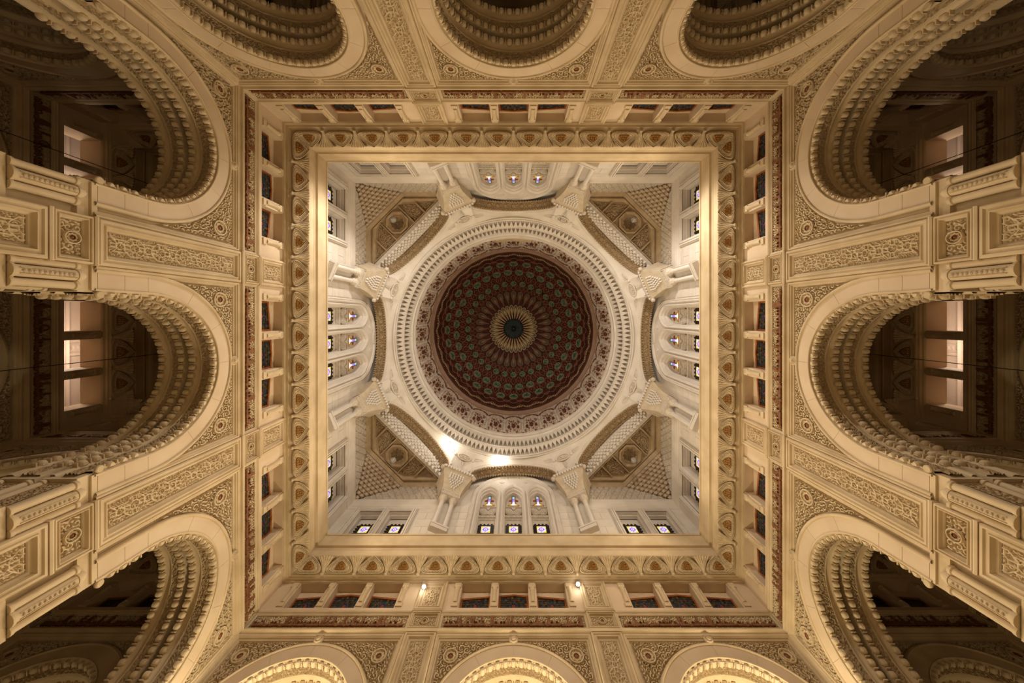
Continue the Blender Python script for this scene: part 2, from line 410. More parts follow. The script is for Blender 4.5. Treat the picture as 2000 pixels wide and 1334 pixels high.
def pilaster():
    mb = MB(); w = 0.56; K = []
    for z0, z1 in ((8.07, 12.30), (12.46, 13.16), (13.24, 14.70), (7.28, 7.98), (4.9, 7.2)):
        sc = 1.0 if z1-z0 > 1 else 0.6
        mb.frame(-w, w, z0, z1, [(i*sc, d) for i, d in PF])
        q = 0.26*sc
        if z1-z0 > 1:
            K.append(N('carved_panel', relief(-w+q, w-q, z0+q, z1-q, lattice, 0.04, 0.055, 0.015).mesh('carved_panel', 'carve')))
        else:
            K.append(N('square_panel', relief(-w+q, w-q, z0+q, z1-q, lambda u, z: arabesque(u, z, 0.16, 0.07), 0.04, 0.045, 0.014).mesh('square_panel', 'carve')))
            K.append(N('rosette', ME_ROSS, T(0, 0.0, (z0+z1)/2)))
    mb.ledge(-w-0.03, w+0.03, [(0.1, 12.30), (-0.13, 12.31), (-0.15, 12.36), (-0.11, 12.40), (-0.11, 12.44), (0.1, 12.44)])
    mb.ledge(-w-0.02, w+0.02, [(0.1, 13.16), (-0.11, 13.17), (-0.13, 13.20), (-0.10, 13.24), (0.1, 13.24)])
    mb.ledge(-w-0.02, w+0.02, [(0.1, 7.98), (-0.11, 7.99), (-0.13, 8.03), (-0.11, 8.07), (0.1, 8.07)])
    mb.ledge(-w-0.02, w+0.02, [(0.1, 7.2), (-0.11, 7.21), (-0.12, 7.25), (-0.11, 7.28), (0.1, 7.28)])
    mb.box(-w, w, -0.05, 0.3, -1.6, 4.9)
    return mb.mesh('pilaster', 'stone'), K
PIL = pilaster()
# inscription letters: a base line of letters and the tall uprights where the photograph shows them
UPR = {('south', -1): (0.22, 0.26, 0.46, 0.49, 0.53, 0.60, 0.66, 0.72, 0.83, 0.86), ('south', 0): (0.10, 0.12, 0.21, 0.27, 0.34, 0.35, 0.46, 0.49, 0.60, 0.67, 0.75, 0.89, 0.98),
       ('south', 1): (0.09, 0.38, 0.40, 0.50, 0.58, 0.65), ('north', 1): (0.07, 0.10, 0.19, 0.30, 0.45, 0.50, 0.59, 0.64, 0.76, 0.87, 0.93, 0.98),
       ('north', 0): (0.10, 0.22, 0.37, 0.49, 0.58, 0.73, 0.85), ('north', -1): (0.05, 0.08, 0.15, 0.20, 0.26, 0.36, 0.70, 0.82, 0.89),
       ('west', 0): (0.27, 0.36, 0.37, 0.45, 0.53, 0.78, 0.79, 0.95), ('east', 0): (0.90, 0.80, 0.65, 0.58, 0.42, 0.13, 0.11, 0.31)}
CURL = {('north', 1): (0.22, 0.17), ('north', 0): (0.45,), ('north', -1): (0.12, 0.40, 0.93), ('south', 0): (0.18,), ('east', 0): (0.8,)}
def lettering(side, b, u0, u1, z0, z1):
    rr = random.Random(sum(map(ord, side))*7+b)
    ups = UPR.get((side, b)) or tuple(sorted(rr.uniform(0.04, 0.97) for _ in range(11)))
    cur = CURL.get((side, b), (0.3,))
    flip = side in ('north', 'east')
    X = lambda f: u0+(u1-u0)*((1-f) if flip else f)
    mb = MB(); h = z1-z0
    u = u0+0.05
    def blob(cx, cz, r, k, hole=0.0):
        o = [(cx+r*math.cos(2*math.pi*i/12), cz+r*k*math.sin(2*math.pi*i/12)) for i in range(12)]
        L = [[(x, d, z) for x, z in o] for d in (0.05, -0.06)]
        L.append([(cx+(x-cx)*max(hole, 0.8), -0.068, cz+(z-cz)*max(hole, 0.8)) for x, z in o])
        if hole: L.append([(cx+(x-cx)*hole, 0.05, cz+(z-cz)*hole) for x, z in o])
        mb.loops(L, not hole)
    while u < u1-0.15:
        wl = min(rr.uniform(0.35, 0.8), u1-0.05-u)                 # one word on its base line
        mb.prism([(u, z0+0.05*h), (u+wl, z0+0.05*h), (u+wl+0.02, z0+0.20*h), (u-0.015, z0+0.20*h)], -0.055, 0.05)
        x = u+0.04
        while x < u+wl-0.03:
            k = rr.random()
            if k < 0.35: mb.prism([(x-0.022, z0+0.15*h), (x+0.022, z0+0.15*h), (x+0.018, z0+rr.uniform(0.34, 0.44)*h), (x-0.026, z0+0.36*h)], -0.058, 0.05); x += rr.uniform(0.06, 0.09)
            elif k < 0.7: blob(x+0.03, z0+0.28*h, 0.055, 1.25, 0.45); x += 0.12
            elif k < 0.85: blob(x+0.03, z0+0.08*h, 0.06, 0.9); x += 0.10
            else: blob(x+0.02, z0+0.50*h, 0.022, 1.2); x += 0.07
        u += wl+0.035
    for ui, f in enumerate(ups):
        x = X(f); wd = rr.choice((0.035, 0.045, 0.07))
        mb.prism([(x-wd, z0+0.1*h), (x+wd, z0+0.1*h), (x+wd*0.8, z0+h*0.97), (x-wd*0.8, z0+h*0.9)], -0.045-0.0007*ui, 0.05)
    for f in cur:
        x = X(f)
        P = []
        for i in range(13):
            t = -0.5+math.pi*1.5*i/12
            P.append([(x+q*math.cos(t), -0.066, z0+0.52*h+q*1.2*math.sin(t)) for q in (0.13, 0.075)])
        mb.grid(P)
    return mb.mesh('lettering', 'letter')
FP = [(0, 0.02), (0, -0.04), (0.03, -0.05), (0.06, -0.02), (0.09, -0.02), (0.11, 0.02)]
def frieze_base(W):
    mb = MB(); mb.frame(-W, W, 12.46, 13.16, FP)
    gr = relief(-W+0.11, W-0.11, 12.57, 13.05, lambda u, z: arabesque(u, z, 0.17, 0.075), 0.05, 0.06, 0.019)
    return mb.mesh('inscription_panel', 'stone'), gr.mesh('scroll_ground', 'carve')
FRB = {2.81: frieze_base(2.81), 3.03: frieze_base(3.03)}
SPM = {(W, s): spandrel(W, s).mesh('spandrel_relief', 'carve') for W in (2.81, 3.03) for s in (-1, 1)}
def bay_frame(W):
    mb = MB()
    P = [[(-W+i, d, ZB-0.02), (-W+i, d, ZT-i), (W-i, d, ZT-i), (W-i, d, ZB-0.02)] for i, d in FR]
    mb.grid(P)
    for s in (-1, 1):
        a, c = sorted((s*2.2, s*W)); mb.box(a, c, 0.0, 0.14, ZB-0.06, ZB+0.05)
    plate(mb, W-0.2, RO+0.05, 0.121)
    mb.ledge(-W, W, [(0.1, 12.26), (-0.02, 12.27), (-0.06, 12.31), (-0.12, 12.33), (-0.14, 12.37), (-0.10, 12.40), (-0.08, 12.44), (0.1, 12.44)])
    mb.ledge(-W, W, [(0.1, 13.15), (-0.06, 13.16), (-0.08, 13.20), (-0.05, 13.24), (0.1, 13.24)])
    return mb.mesh('spandrel_frame', 'stone')
BFR = {W: bay_frame(W) for W in (2.81, 3.03)}
def bay_kids(W, u, side=None, b=0):
    K = [N('spandrel_frame', BFR[W], T(u, 0, 0))]
    for s in (-1, 1):
        K.append(N('spandrel', SPM[(W, s)], T(u, 0, 0), [N('rosette', ME_ROS, T(s*(W-0.66), 0.06, 11.54))]))
    fr, gr = FRB[W]
    k = [N('scroll_ground', gr)]
    k.append(N('lettering', lettering(side or 'aisle', b, -W+0.16, W-0.16, 12.58, 13.03), label='brown painted relief letters'))
    K.append(N('inscription_panel', fr, T(u, 0, 0), k))
    return K
# clustered colonnettes of the imposts
def colonnette(r, z0, z1, tip):
    p = [(0.001, z0), (r*1.25, z0), (r*1.25, z0+0.05), (r, z0+0.09), (r, z1)]
    if tip: p += [(r*1.12, z1), (r*1.1, z1+0.05), (r*0.8, z1+0.14), (r*0.3, z1+0.2), (0.001, z1+0.21)]
    else: p += [(r*1.3, z1+0.02), (r*1.3, z1+0.08), (0.001, z1+0.08)]
    return MB().lathe(p, 14).mesh('colonnette', 'stone', True)
def carved_strip():
    mb = MB()
    for i in range(11):
        z = 6.85+0.078*i
        for s in (-1, 1):
            mb.add([(0, -0.155, z-0.03), (s*0.05, -0.135, z), (0, -0.155, z+0.035), (s*0.012, -0.165, z)], [(0, 1, 3), (1, 2, 3), (0, 3, 2)])
    mb.box(-0.07, -0.058, -0.13, -0.10, 6.8, 7.7); mb.box(0.058, 0.07, -0.13, -0.10, 6.8, 7.7)
    return mb.mesh('carved_strip', 'carve')
ME_CS = carved_strip()
ME_CA, ME_CB = colonnette(0.085, 6.68, 7.68, False), colonnette(0.13, 6.68, 7.72, True)
def impost_kids(u):
    K = []
    for s in (-1, 1):
        for q, me in ((2.29, ME_CA), (2.52, ME_CB), (2.74, ME_CA)):
            K.append(N('colonnette', me, T(u+s*q, 0.04, 0), [N('carved_strip', ME_CS)] if me is ME_CB else []))
        for d in (0.78, 1.12, 1.77): K.append(N('colonnette', ME_CA, T(u+s*2.27, d, 0)))
        for d in (0.44, 1.45):
            K.append(N('jamb_panel', JAMB, T(u+s*2.25, d, 0) @ RZ(90*s)))
    return K
JAMB = relief(-0.22, 0.22, 6.75, 7.7, lambda u, z: arabesque(u, z, 0.16, 0.07), 0.02, 0.05, 0.016).mesh('jamb_panel', 'brownc')
OFFS = ((-1, -6.97, 3.03), (0, 0.0, 2.81), (1, 6.97, 3.03))
def wall_core():
    mb = MB()
    for b, u, W in OFFS:
        o = MB(); plate(o, W+0.01, 2.55, 0.30, 13.3, ZB); plate(o, W+0.01, 2.5, 1.88, 16.5, ZB)
        mb.join(o, T(u, 0, 0))
        for s in (-1, 1):
            e = u+s*W
            a, c = sorted((u+s*2.16, e+s*0.01))
            for d0, d1 in ((0.05, 0.86), (1.03, 1.85)):
                mb.box(a, c, d0, d1, 7.78, 8.07); mb.box(a, c, d0-0.04, d1, 6.42, 6.66); mb.box(a, c, d0, d1, -1.6, 6.42)
                q0, q1 = sorted((u+s*2.25, e+s*0.01)); mb.box(q0, q1, d0+0.09, d1-0.04, 6.66, 7.78)
            q0, q1 = sorted((u+s*2.5, e)); mb.box(q0, q1, 0.86, 1.03, -1.6, 8.07)
    for s in (-1, 1):
        mb.box(s*3.37-0.57, s*3.37+0.57, 0.1, 1.85, -1.6, 14.9)
    mb.box(-13, 13, 0.6, 1.88, 13.2, 16.6)
    return mb.mesh('wall', 'stone')
ME_WALL = wall_core()
WALLS = {}
for side, ang, where in SIDES:
    K = []
    for b, u, W in OFFS: K += bay_kids(W, u, side, b)+impost_kids(u)
    for s in (-1, 1): K.append(N('pilaster', PIL[0], T(s*3.37, 0, 0), PIL[1]))
    WALLS[side] = make(N('wall_'+side, ME_WALL, RZ(ang) @ T(0, H, 0), K), kind='structure', category='wall',
         label='carved cream arcade wall of the hall along the %s of the photo' % where)
    for b, u, W in OFFS:
        pos = 'middle' if b == 0 else UEND[side][0 if b < 0 else 1]
        o = make(N('lobed_arch', None, RZ(ang) @ T(u, H, 0), ARCH), label='cream stone arch with lobed fringe, %s one of the three in the %s wall' % (pos, where), category='arch', group='lobed arches around the hall')

# ------------------------------------------------------------------ clerestory windows
def hole_plate(us, zs, holes, d, mb=None):
    mb = mb or MB()
    for i in range(len(us)-1):
        for j in range(len(zs)-1):
            if (i, j) in holes: continue
            mb.add([(us[i], d, zs[j]), (us[i+1], d, zs[j]), (us[i+1], d, zs[j+1]), (us[i], d, zs[j+1])], [(0, 1, 2, 3)])
    return mb
WC = (-1.58, 0.0, 1.58); WH = 0.62; WZ0, WZ1 = 13.42, 14.62
def surround(W, deep):
    us = [-W]+[x for c in WC for x in (c-WH, c+WH)]+[W]
    zs = [13.1, WZ0, WZ1, 14.74]
    mb = hole_plate(us, zs, {(1, 1), (3, 1), (5, 1)}, 0.0)
    for c in WC:
        mb.grid([[(c-WH, d, WZ0), (c+WH, d, WZ0), (c+WH, d, WZ1), (c-WH, d, WZ1)] for d in (0.0, deep)], 0, True)
        mb.box(c-WH, c+WH, 0.02, deep, WZ1-0.001, WZ1+0.02)
    return mb.mesh('window', 'plain')
DEEP = 0.36
def gable(c, u): return 14.44-0.10*abs(u)
def pane_mesh(c):
    # leaded panes under a slightly gabled head: a grid of coloured cells with a rosette
    rr = random.Random(int((c+3)*100)); mb = MB(); nx, nz = 12, 9
    ul, ur = -WH+0.07, WH-0.07; zb = WZ0+0.02
    cell = {}
    for i in range(nx):
        for j in range(nz):
            q = []
            for (a, b) in ((i, j), (i+1, j), (i+1, j+1), (i, j+1)):
                u = ul+(ur-ul)*a/nx; zt = gable(c, c+u)-0.07
                q.append((u, 0, zb+(zt-zb)*b/nz))
            mb.add(q, [(0, 1, 2, 3)], rr.choice((0, 0, 1, 1, 2, 5)))
    zc = 13.86
    for k in range(8):
        a = math.pi/4*k; x, z = 0.15*math.cos(a), 0.17*math.sin(a)
        mb.add([(x+0.045*math.cos(t), -0.012, zc+z+0.055*math.sin(t)) for t in [2*math.pi*i/8 for i in range(8)]], [tuple(range(8))], 3)
    mb.add([(0.07*math.cos(t), -0.016, zc+0.08*math.sin(t)) for t in [2*math.pi*i/8 for i in range(8)]], [tuple(range(8))], 4)
    for (x, z) in ((-0.38, -0.0), (0.38, 0.0), (-0.38, 0.25), (0.38, 0.25)):
        mb.add([(x+0.05*math.cos(t), -0.012, zc+z+0.05*math.sin(t)) for t in [2*math.pi*i/6 for i in range(6)]], [tuple(range(6))], 3)
    pm = mb.mesh('pane', ['g_dark', 'g_brown', 'g_teal', 'g_blue', 'g_red', 'g_ochre'])
    lb = MB()
    for i in range(1, nx):
        u = ul+(ur-ul)*i/nx; lb.box(u-0.006, u+0.006, -0.012, 0.0, zb, gable(c, c+u)-0.07)
    for j in range(1, nz):
        z = zb+(14.3-zb)*j/nz; lb.box(ul, ur, -0.012, 0.0, z-0.006, z+0.006)
    return pm, lb.mesh('leading', 'lead')
def wood_frame(c):
    mb = MB(); t = 0.075
    zt = lambda u: gable(c, c+u)
    out = [(-WH+0.01, WZ0), (WH-0.01, WZ0), (WH-0.01, zt(WH)), (-WH+0.01, zt(-WH))]
    inn = [(-WH+t, WZ0+0.02), (WH-t, WZ0+0.02), (WH-t, zt(WH)-t), (-WH+t, zt(-WH)-t)]
    if c == 0:
        out = out[:3]+[(0, zt(0))]+out[3:]; inn = inn[:3]+[(0, zt(0)-t)]+inn[3:]
    mb.loops([[(u, 0.0, z) for u, z in out], [(u, -0.05, z) for u, z in out], [(u, -0.05, z) for u, z in inn], [(u, 0.0, z) for u, z in inn]], False)
    return mb.mesh('window_frame', 'wood')
PANES = {c: pane_mesh(c) for c in WC}; WFR = {c: wood_frame(c) for c in WC}
SUR = {(W, deep): surround(W, deep) for W in (2.81, 3.03) for deep in (DEEP, 0.9)}
def mini_col():
    mb = MB(); r = 0.085
    mb.lathe([(0.001, 13.63), (r*1.2, 13.64), (r*1.2, 13.68), (r, 13.70), (r, 14.22), (r*1.25, 14.25), (r*1.25, 14.29), (r*1.05, 14.31), (r*1.4, 14.37), (r*1.4, 14.39)], 14)
    mb.box(-0.13, 0.13, -0.05, 0.06, 13.46, 13.64); mb.box(-0.13, 0.13, -0.07, 0.06, 14.38, 14.60)
    return mb.mesh('colonnette', 'stone', True)
ME_MC = mini_col()
def win_kids(glazed):
    K = []
    if glazed:
        hb = MB()
        for c in WC:
            hb.add([(c-WH, DEEP, WZ0), (c+WH, DEEP, WZ0), (c+WH, DEEP, WZ1), (c-WH, DEEP, WZ1)], [(0, 1, 2, 3)])
        K.append(N('back_panel', hb.mesh('back_panel', 'plain')))
        for c in WC:
            K.append(N('window_frame', WFR[c], T(c, DEEP-0.005, 0)))
            K.append(N('pane', PANES[c][0], T(c, DEEP-0.02, 0), [N('leading', PANES[c][1])]))
    for x in (-2.37, -0.79, 0.79, 2.37): K.append(N('colonnette', ME_MC, T(x, 0.0, 0)))
    return K
WK, WKO = win_kids(True), win_kids(False)
wn = 0
def window(mx, W, deep, glazed, label):
    global wn; wn += 1
    return make(N('window_%d' % wn, SUR[(W, deep)], mx, WK if glazed else WKO), kind='structure', category='window', label=label)
for side, ang, where in SIDES:
    for b, u, W in OFFS:
        pos = 'middle' if b == 0 else UEND[side][0 if b < 0 else 1]
        window(RZ(ang) @ T(u, H, 0), W, DEEP, True, 'row of three leaded windows with orange frames, %s group in the %s wall' % (pos, where))

# ------------------------------------------------------------------ leaf-and-shield cornice around the hall, one trim per side
def side_sweep(prof, mb=None):          # (half, z) profile mitred at the corners; local wall frame, d = half-H
    mb = mb or MB()
    return mb.grid([[(-h, h-H, z), (h, h-H, z)] for h, z in prof])
CO = [(10.0, 14.62), (9.93, 14.64), (9.90, 14.68), (9.80, 14.69), (9.78, 14.74), (9.73, 14.76), (9.72, 14.80), (9.66, 14.90), (9.55, 15.04), (9.42, 15.15), (9.30, 15.21), (9.27, 15.22), (9.23, 15.24), (9.21, 15.29), (9.24, 15.33), (9.24, 15.60), (9.22, 15.63), (9.24, 15.67), (9.32, 15.69), (9.33, 15.78), (9.29, 15.86), (9.20, 15.89), (9.185, 15.95), (9.19, 16.2), (9.22, 16.45), (9.22, 16.60), (9.17, 16.62), (9.17, 16.70), (9.40, 16.72), (10.1, 16.72)]
ME_CORN = side_sweep(CO).mesh('trim', 'stone')
def shield_poly(sc=1.0, n=7):
    w, h = 0.60, 0.70; P = []
    # rounded base, pointed top; y runs from the base (outer, low) to the point (inner, high)
    right = [(0.0, -0.03), (0.36, -0.015), (0.51, 0.035), (0.575, 0.11), (0.565, 0.21), (0.50, 0.35), (0.385, 0.50), (0.22, 0.65), (0.08, 0.76), (0.0, 0.81)]
    pts = right+[(-x, y) for x, y in right[-2:0:-1]]
    cy = 0.30
    return [(x*sc, cy+(y-cy)*sc) for x, y in pts]
def shield():
    mb = MB(); L = []
    for sc, hgt in ((1.0, 0.0), (0.99, 0.13), (0.95, 0.15), (0.90, 0.10), (0.88, 0.10), (0.86, 0.13), (0.82, 0.13), (0.79, 0.085), (0.62, 0.10), (0.58, 0.12), (0.54, 0.12), (0.50, 0.07), (0.40, 0.07)):
        L.append([(x, y, hgt+0.06*max(0, 0.35-y)) for x, y in shield_poly(sc)])
    mb.loops(L, False)
    # beads in the carved ring
    pp = shield_poly(0.71)
    for i in range(len(pp)):
        for t in (0.0, 0.5):
            a, b = pp[i], pp[(i+1) % len(pp)]
            x, y = a[0]+(b[0]-a[0])*t, a[1]+(b[1]-a[1])*t
            mb.box(x-0.024, x+0.024, y-0.02, y+0.02, 0.08, 0.125+0.06*max(0, 0.35-y))
    core = MB(); c = [(x*0.40, 0.30+(y-0.30)*0.52) for x, y in shield_poly(1.0)]
    core.loops([[(x, y, 0.09) for x, y in c], [(x*0.8, 0.3+(y-0.3)*0.8, 0.13) for x, y in c]])
    for s in (-1, 0, 1):      # leaf lobes on the core
        for y0, ln in ((0.15, 0.12), (0.27, 0.13), (0.38, 0.12 if s == 0 else 0.06)):
            core.add([(s*0.08-0.038, y0, 0.125), (s*0.10, y0+ln*0.5, 0.19), (s*0.08+0.038, y0, 0.125), (s*0.11, y0+ln, 0.13)], [(0, 1, 3), (1, 2, 3), (0, 2, 1)])
    return mb.mesh('shield_leaf', 'carve'), core.mesh('gilded_core', 'core')
def palmette():
    nu, nv = 25, 10; P = []
    for j in range(nv):
        t = j/(nv-1); y = -0.04+0.78*t
        wd = 0.07+0.30*t**1.7
        row = []
        for i in range(nu):
            s = -1+2*i/(nu-1)
            rib = abs(math.cos(s*math.pi*3.0))**0.7
            yy = y+(0.05*rib-0.05*s*s if j == nv-1 else 0)
            row.append((s*wd, yy, 0.05+0.05*rib*t+0.11*(1-t)*(1-s*s)+0.10*t*t))
        P.append(row)
    P.append([(x, y-0.02, -0.1) for x, y, z in P[-1]])
    mb = MB().grid(P)
    mb.loops([[(0.075*math.cos(a)*f, -0.05+0.08*math.sin(a)*f, h) for a in [2*math.pi*k/10 for k in range(10)]] for f, h in ((1, 0), (1, 0.12), (0.6, 0.19), (0.1, 0.2))])
    return mb.mesh('palmette', 'carve', True)
ME_SH, ME_CORE = shield(); ME_PAL = palmette()
_c = Vector((0, 9.27-9.72, 15.22-14.80)); _l = _c.length; _c.normalize()
_n = Vector((0, -_c.z, _c.y))          # towards the hall and down
COVE = basis((0, 9.70-H, 14.88), (1, 0, 0), tuple(_c), tuple(_n))
sc = _l/0.76
def cove_mx(u): return basis((u, 9.70-H, 14.82), (1, 0, 0), tuple(_c*sc*0.98), tuple(_n))
for k, (side, ang, where) in enumerate(SIDES):
    K = []
    for i in range(14): K.append(N('shield_leaf', ME_SH, cove_mx(-9.035+1.39*i), [N('gilded_core', ME_CORE, label='brown gilded leaf core')]))
    for i in range(13): K.append(N('palmette', ME_PAL, cove_mx(-9.035+1.39*(i+0.5))))
    make(N('trim_%d' % (k+1), ME_CORN, RZ(ang) @ T(0, H, 0), K), kind='structure', category='cornice', label='cornice of gilded shield leaves and palmettes along the %s of the opening' % where)

# ------------------------------------------------------------------ upper room: walls, niches, lancets
HU = 10.05
NC = (-8.47, -6.73, 6.73, 8.47); NH = 0.66; NZ0, NZ1 = 16.9, 20.15
LC = (-1.58, 0, 1.58); LW = 0.60
def pointed(w, zs, h, z0, n=7, inset=0.0):      # outline of a pointed opening, counted from bottom left
    w2 = w-inset; P = [(-w2, z0+inset), (w2, z0+inset)]
    R = (w*w+h*h)/(2*w)
    cx = w-R
    amax = math.asin(min(1, h/R))
    for i in range(n+1):
        a = amax*i/n
        x, z = cx+R*math.cos(a), R*math.sin(a)
        k = w2/w
        P.append((x*k, zs+z*k))
    for i in range(n-1, -1, -1):
        a = amax*i/n
        x, z = cx+R*math.cos(a), R*math.sin(a); k = w2/w
        P.append((-x*k, zs+z*k))
    return P
def upper_wall():
    mb = MB()
    us = [-HU]+[x for c in NC[:2] for x in (c-NH, c+NH)]+[-2.45, 2.45]+[x for c in NC[2:] for x in (c-NH, c+NH)]+[HU]
    hole_plate(us, [16.7, NZ0, NZ1, 21.2], {(1, 1), (3, 1), (7, 1), (9, 1), (5, 0), (5, 1), (5, 2)}, 0.05, mb)
    hole_plate([-HU, -2.45, 2.45, HU], [21.2, 23.2], {(1, 0)}, 0.05, mb)
    # masonry over the lancets up to the vault
    mb.add([(-4.2, 0.05, 23.2), (4.2, 0.05, 23.2), (4.2, 0.05, 25.2), (-4.2, 0.05, 25.2)], [(0, 1, 2, 3)])
    for c in NC:
        mb.grid([[(c-NH, d, NZ0), (c+NH, d, NZ0), (c+NH, d, NZ1), (c-NH, d, NZ1)] for d in (0.05, 0.5)], 0, True)
        mb.frame(c-NH, c+NH, NZ0, NZ1, [(0.0, 0.3), (0.05, 0.3), (0.05, 0.5)])
        mb.add([(c-NH, 0.55, NZ0), (c+NH, 0.55, NZ0), (c+NH, 0.55, NZ1), (c-NH, 0.55, NZ1)], [(0, 1, 2, 3)])
    # strips between the lancets
    for x0, x1 in ((-2.45, -2.18), (-0.98, -0.60), (0.60, 0.98), (2.18, 2.45)):
        mb.box(x0, x1, 0.05, 0.6, 16.7, 22.3)
    return mb
def upper_mould():
    mb = MB()
    for c in NC:
        mb.frame(c-NH-0.12, c+NH+0.12, NZ0-0.1, NZ1+0.12, [(0, 0.06), (0, -0.05), (0.03, -0.07), (0.05, -0.03), (0.08, -0.03), (0.10, 0.02), (0.12, 0.04), (0.12, 0.08)])
    for c in (-9.3, -7.6, -5.87, 5.87, 7.6, 9.3):
        for q in (-0.06, 0.06): mb.box(c+q-0.04, c+q+0.04, -0.10, 0.06, 16.8, 20.25)
        mb.box(c-0.15, c+0.15, -0.05, 0.06, 16.8, 20.25)
    return mb.mesh('niche_frame', 'white')
def cornice_upper():
    pr = [(10.06, 20.28), (9.98, 20.34), (9.98, 20.42), (10.02, 20.46), (9.95, 20.56), (9.93, 20.66), (9.97, 20.72), (9.93, 20.80), (9.90, 20.95), (9.94, 21.0), (9.90, 21.1), (9.92, 21.24), (10.06, 21.3)]
    mb = MB()
    for s in (-1, 1): mb.grid([[(s*h, h-H, z), (s*4.1, h-H, z)] for h, z in pr])
    return mb.mesh('upper_cornice', 'white')
def lattice_panel(s):
    # trapezium of diamond lattice between cornice and corner ceiling
    n, k = 230, 60; P = []
    for j in range(k):
        z = 21.32+1.5*j/(k-1); t = j/(k-1)
        e = 9.75-2.0*t
        row = []
        for i in range(n):
            u = 4.3+(e-4.3)*i/(n-1)
            hh = float(diamonds(np.array([u]), np.array([z]))[0])
            if i in (0, n-1) or j in (0, k-1): hh = 0
            row.append((s*u, 0.03-0.09*hh, z))
        P.append(row)
    return MB().grid(P).mesh('lattice_panel', 'whitec')
def scallop_window(w, h, zc):
    # black iron surround with scalloped edge, with a square of stained glass
    mb = MB(); pts = []
    m = 4
    def edge(p, q):
        for i in range(m):
            for t, b in ((0.0, 0.0), (0.26, 0.0), (0.22, 0.07), (0.5, 0.125), (0.78, 0.07), (0.74, 0.0)):
                f = (i+t)/m
                x, z = p[0]+(q[0]-p[0])*f, p[1]+(q[1]-p[1])*f
                dx, dz = q[1]-p[1], -(q[0]-p[0]); l = math.hypot(dx, dz)
                pts.append((x+dx/l*b, z+dz/l*b))
    a = w/2+0.12; b = h/2+0.12
    edge((-a, zc-b), (a, zc-b)); edge((a, zc-b), (a, zc+b)); edge((a, zc+b), (-a, zc+b)); edge((-a, zc+b), (-a, zc-b))
    mb.prism(pts, -0.05, 0.0)
    return mb
def glass_square(w, h, zc, d):
    mb = MB(); n = 6
    for i in range(n):
        for j in range(n):
            x0, x1 = -w/2+w*i/n, -w/2+w*(i+1)/n; z0, z1 = zc-h/2+h*j/n, zc-h/2+h*(j+1)/n
            ed = i in (0, n-1) or j in (0, n-1)
            co = i in (0, n-1) and j in (0, n-1)
            mb.add([(x0, d, z0), (x1, d, z0), (x1, d, z1), (x0, d, z1)], [(0, 1, 2, 3)], 1 if (ed and (i+j) % 2 == 0) or co else 0)
    for k in range(8):
        a = math.pi/4*k
        x, z = w*0.24*math.cos(a), h*0.24*math.sin(a)
        mb.add([(x+w*0.1*math.cos(t), d-0.01, zc+z+h*0.1*math.sin(t)) for t in [2*math.pi*i/8 for i in range(8)]], [tuple(range(8))], 2+(k % 2))
    mb.add([(w*0.1*math.cos(t), d-0.012, zc+h*0.1*math.sin(t)) for t in [2*math.pi*i/8 for i in range(8)]], [tuple(range(8))], 4)
    return mb
ES = ['e_white', 'e_yellow', 'e_blue', 'e_violet', 'e_pink', 'e_cyan', 'e_green', 'e_amber']
ME_SCW = scallop_window(0.62, 0.62, 19.1).mesh('scalloped_grille', 'black')
ME_SQG = glass_square(0.52, 0.56, 19.1, -0.06).mesh('pane', ES)
def lancet_frame():
    mb = MB()
    L = []
    for w, dz, d in ((0.74, 0.22, 0.05), (0.74, 0.22, -0.05), (0.70, 0.18, -0.07), (0.66, 0.12, -0.04), (0.62, 0.06, 0.0), (0.60, 0.0, 0.12), (0.56, -0.05, 0.14), (0.55, -0.08, 0.30), (0.52, -0.14, 0.32), (0.52, -0.18, 0.55)):
        P = pointed(w, 21.95+dz*0.3, 0.98*w/0.6, 16.8)
        L.append([(x, d, z) for x, z in P])
    mb.loops(L, False)
    return mb.mesh('lancet_frame', 'white')
def lancet_back():
    mb = MB()
    P = pointed(0.6, 21.95, 1.0, 16.8); mb.add([(x, 0.55, z) for x, z in P], [tuple(range(len(P)))])
    mb.ledge(-0.55, 0.55, [(0.56, 21.30), (0.46, 21.32), (0.46, 21.40), (0.56, 21.44)])
    mb.ledge(-0.55, 0.55, [(0.56, 20.18), (0.42, 20.22), (0.42, 20.34), (0.50, 20.42), (0.56, 20.44)])
    mb.frame(-0.52, 0.52, 18.2, 20.1, [(0, 0.55), (0, 0.48), (0.05, 0.48), (0.07, 0.54)])
    return mb.mesh('lancet_back', 'whitec')
def fan_panel():
    mb = MB()
    for s in (-1, 1):
        for i in range(6):
            a0, a1 = math.radians(90/6*i+3), math.radians(90/6*(i+1)-1)
            c = (s*0.5, 20.5); am = (a0+a1)/2
            f = lambda r, a: (c[0]-s*r*math.cos(a), c[1]+r*math.sin(a)*1.35)
            q = [f(0.08, am), f(0.44, a0), f(0.5, am), f(0.44, a1)]
            mb.prism(q, 0.46, 0.55)
    mb.prism([(-0.14, 21.28), (0.14, 21.28), (0.06, 21.1), (0, 21.02), (-0.06, 21.1)], 0.47, 0.55)
    return mb.mesh('fan_panel', 'whitec')
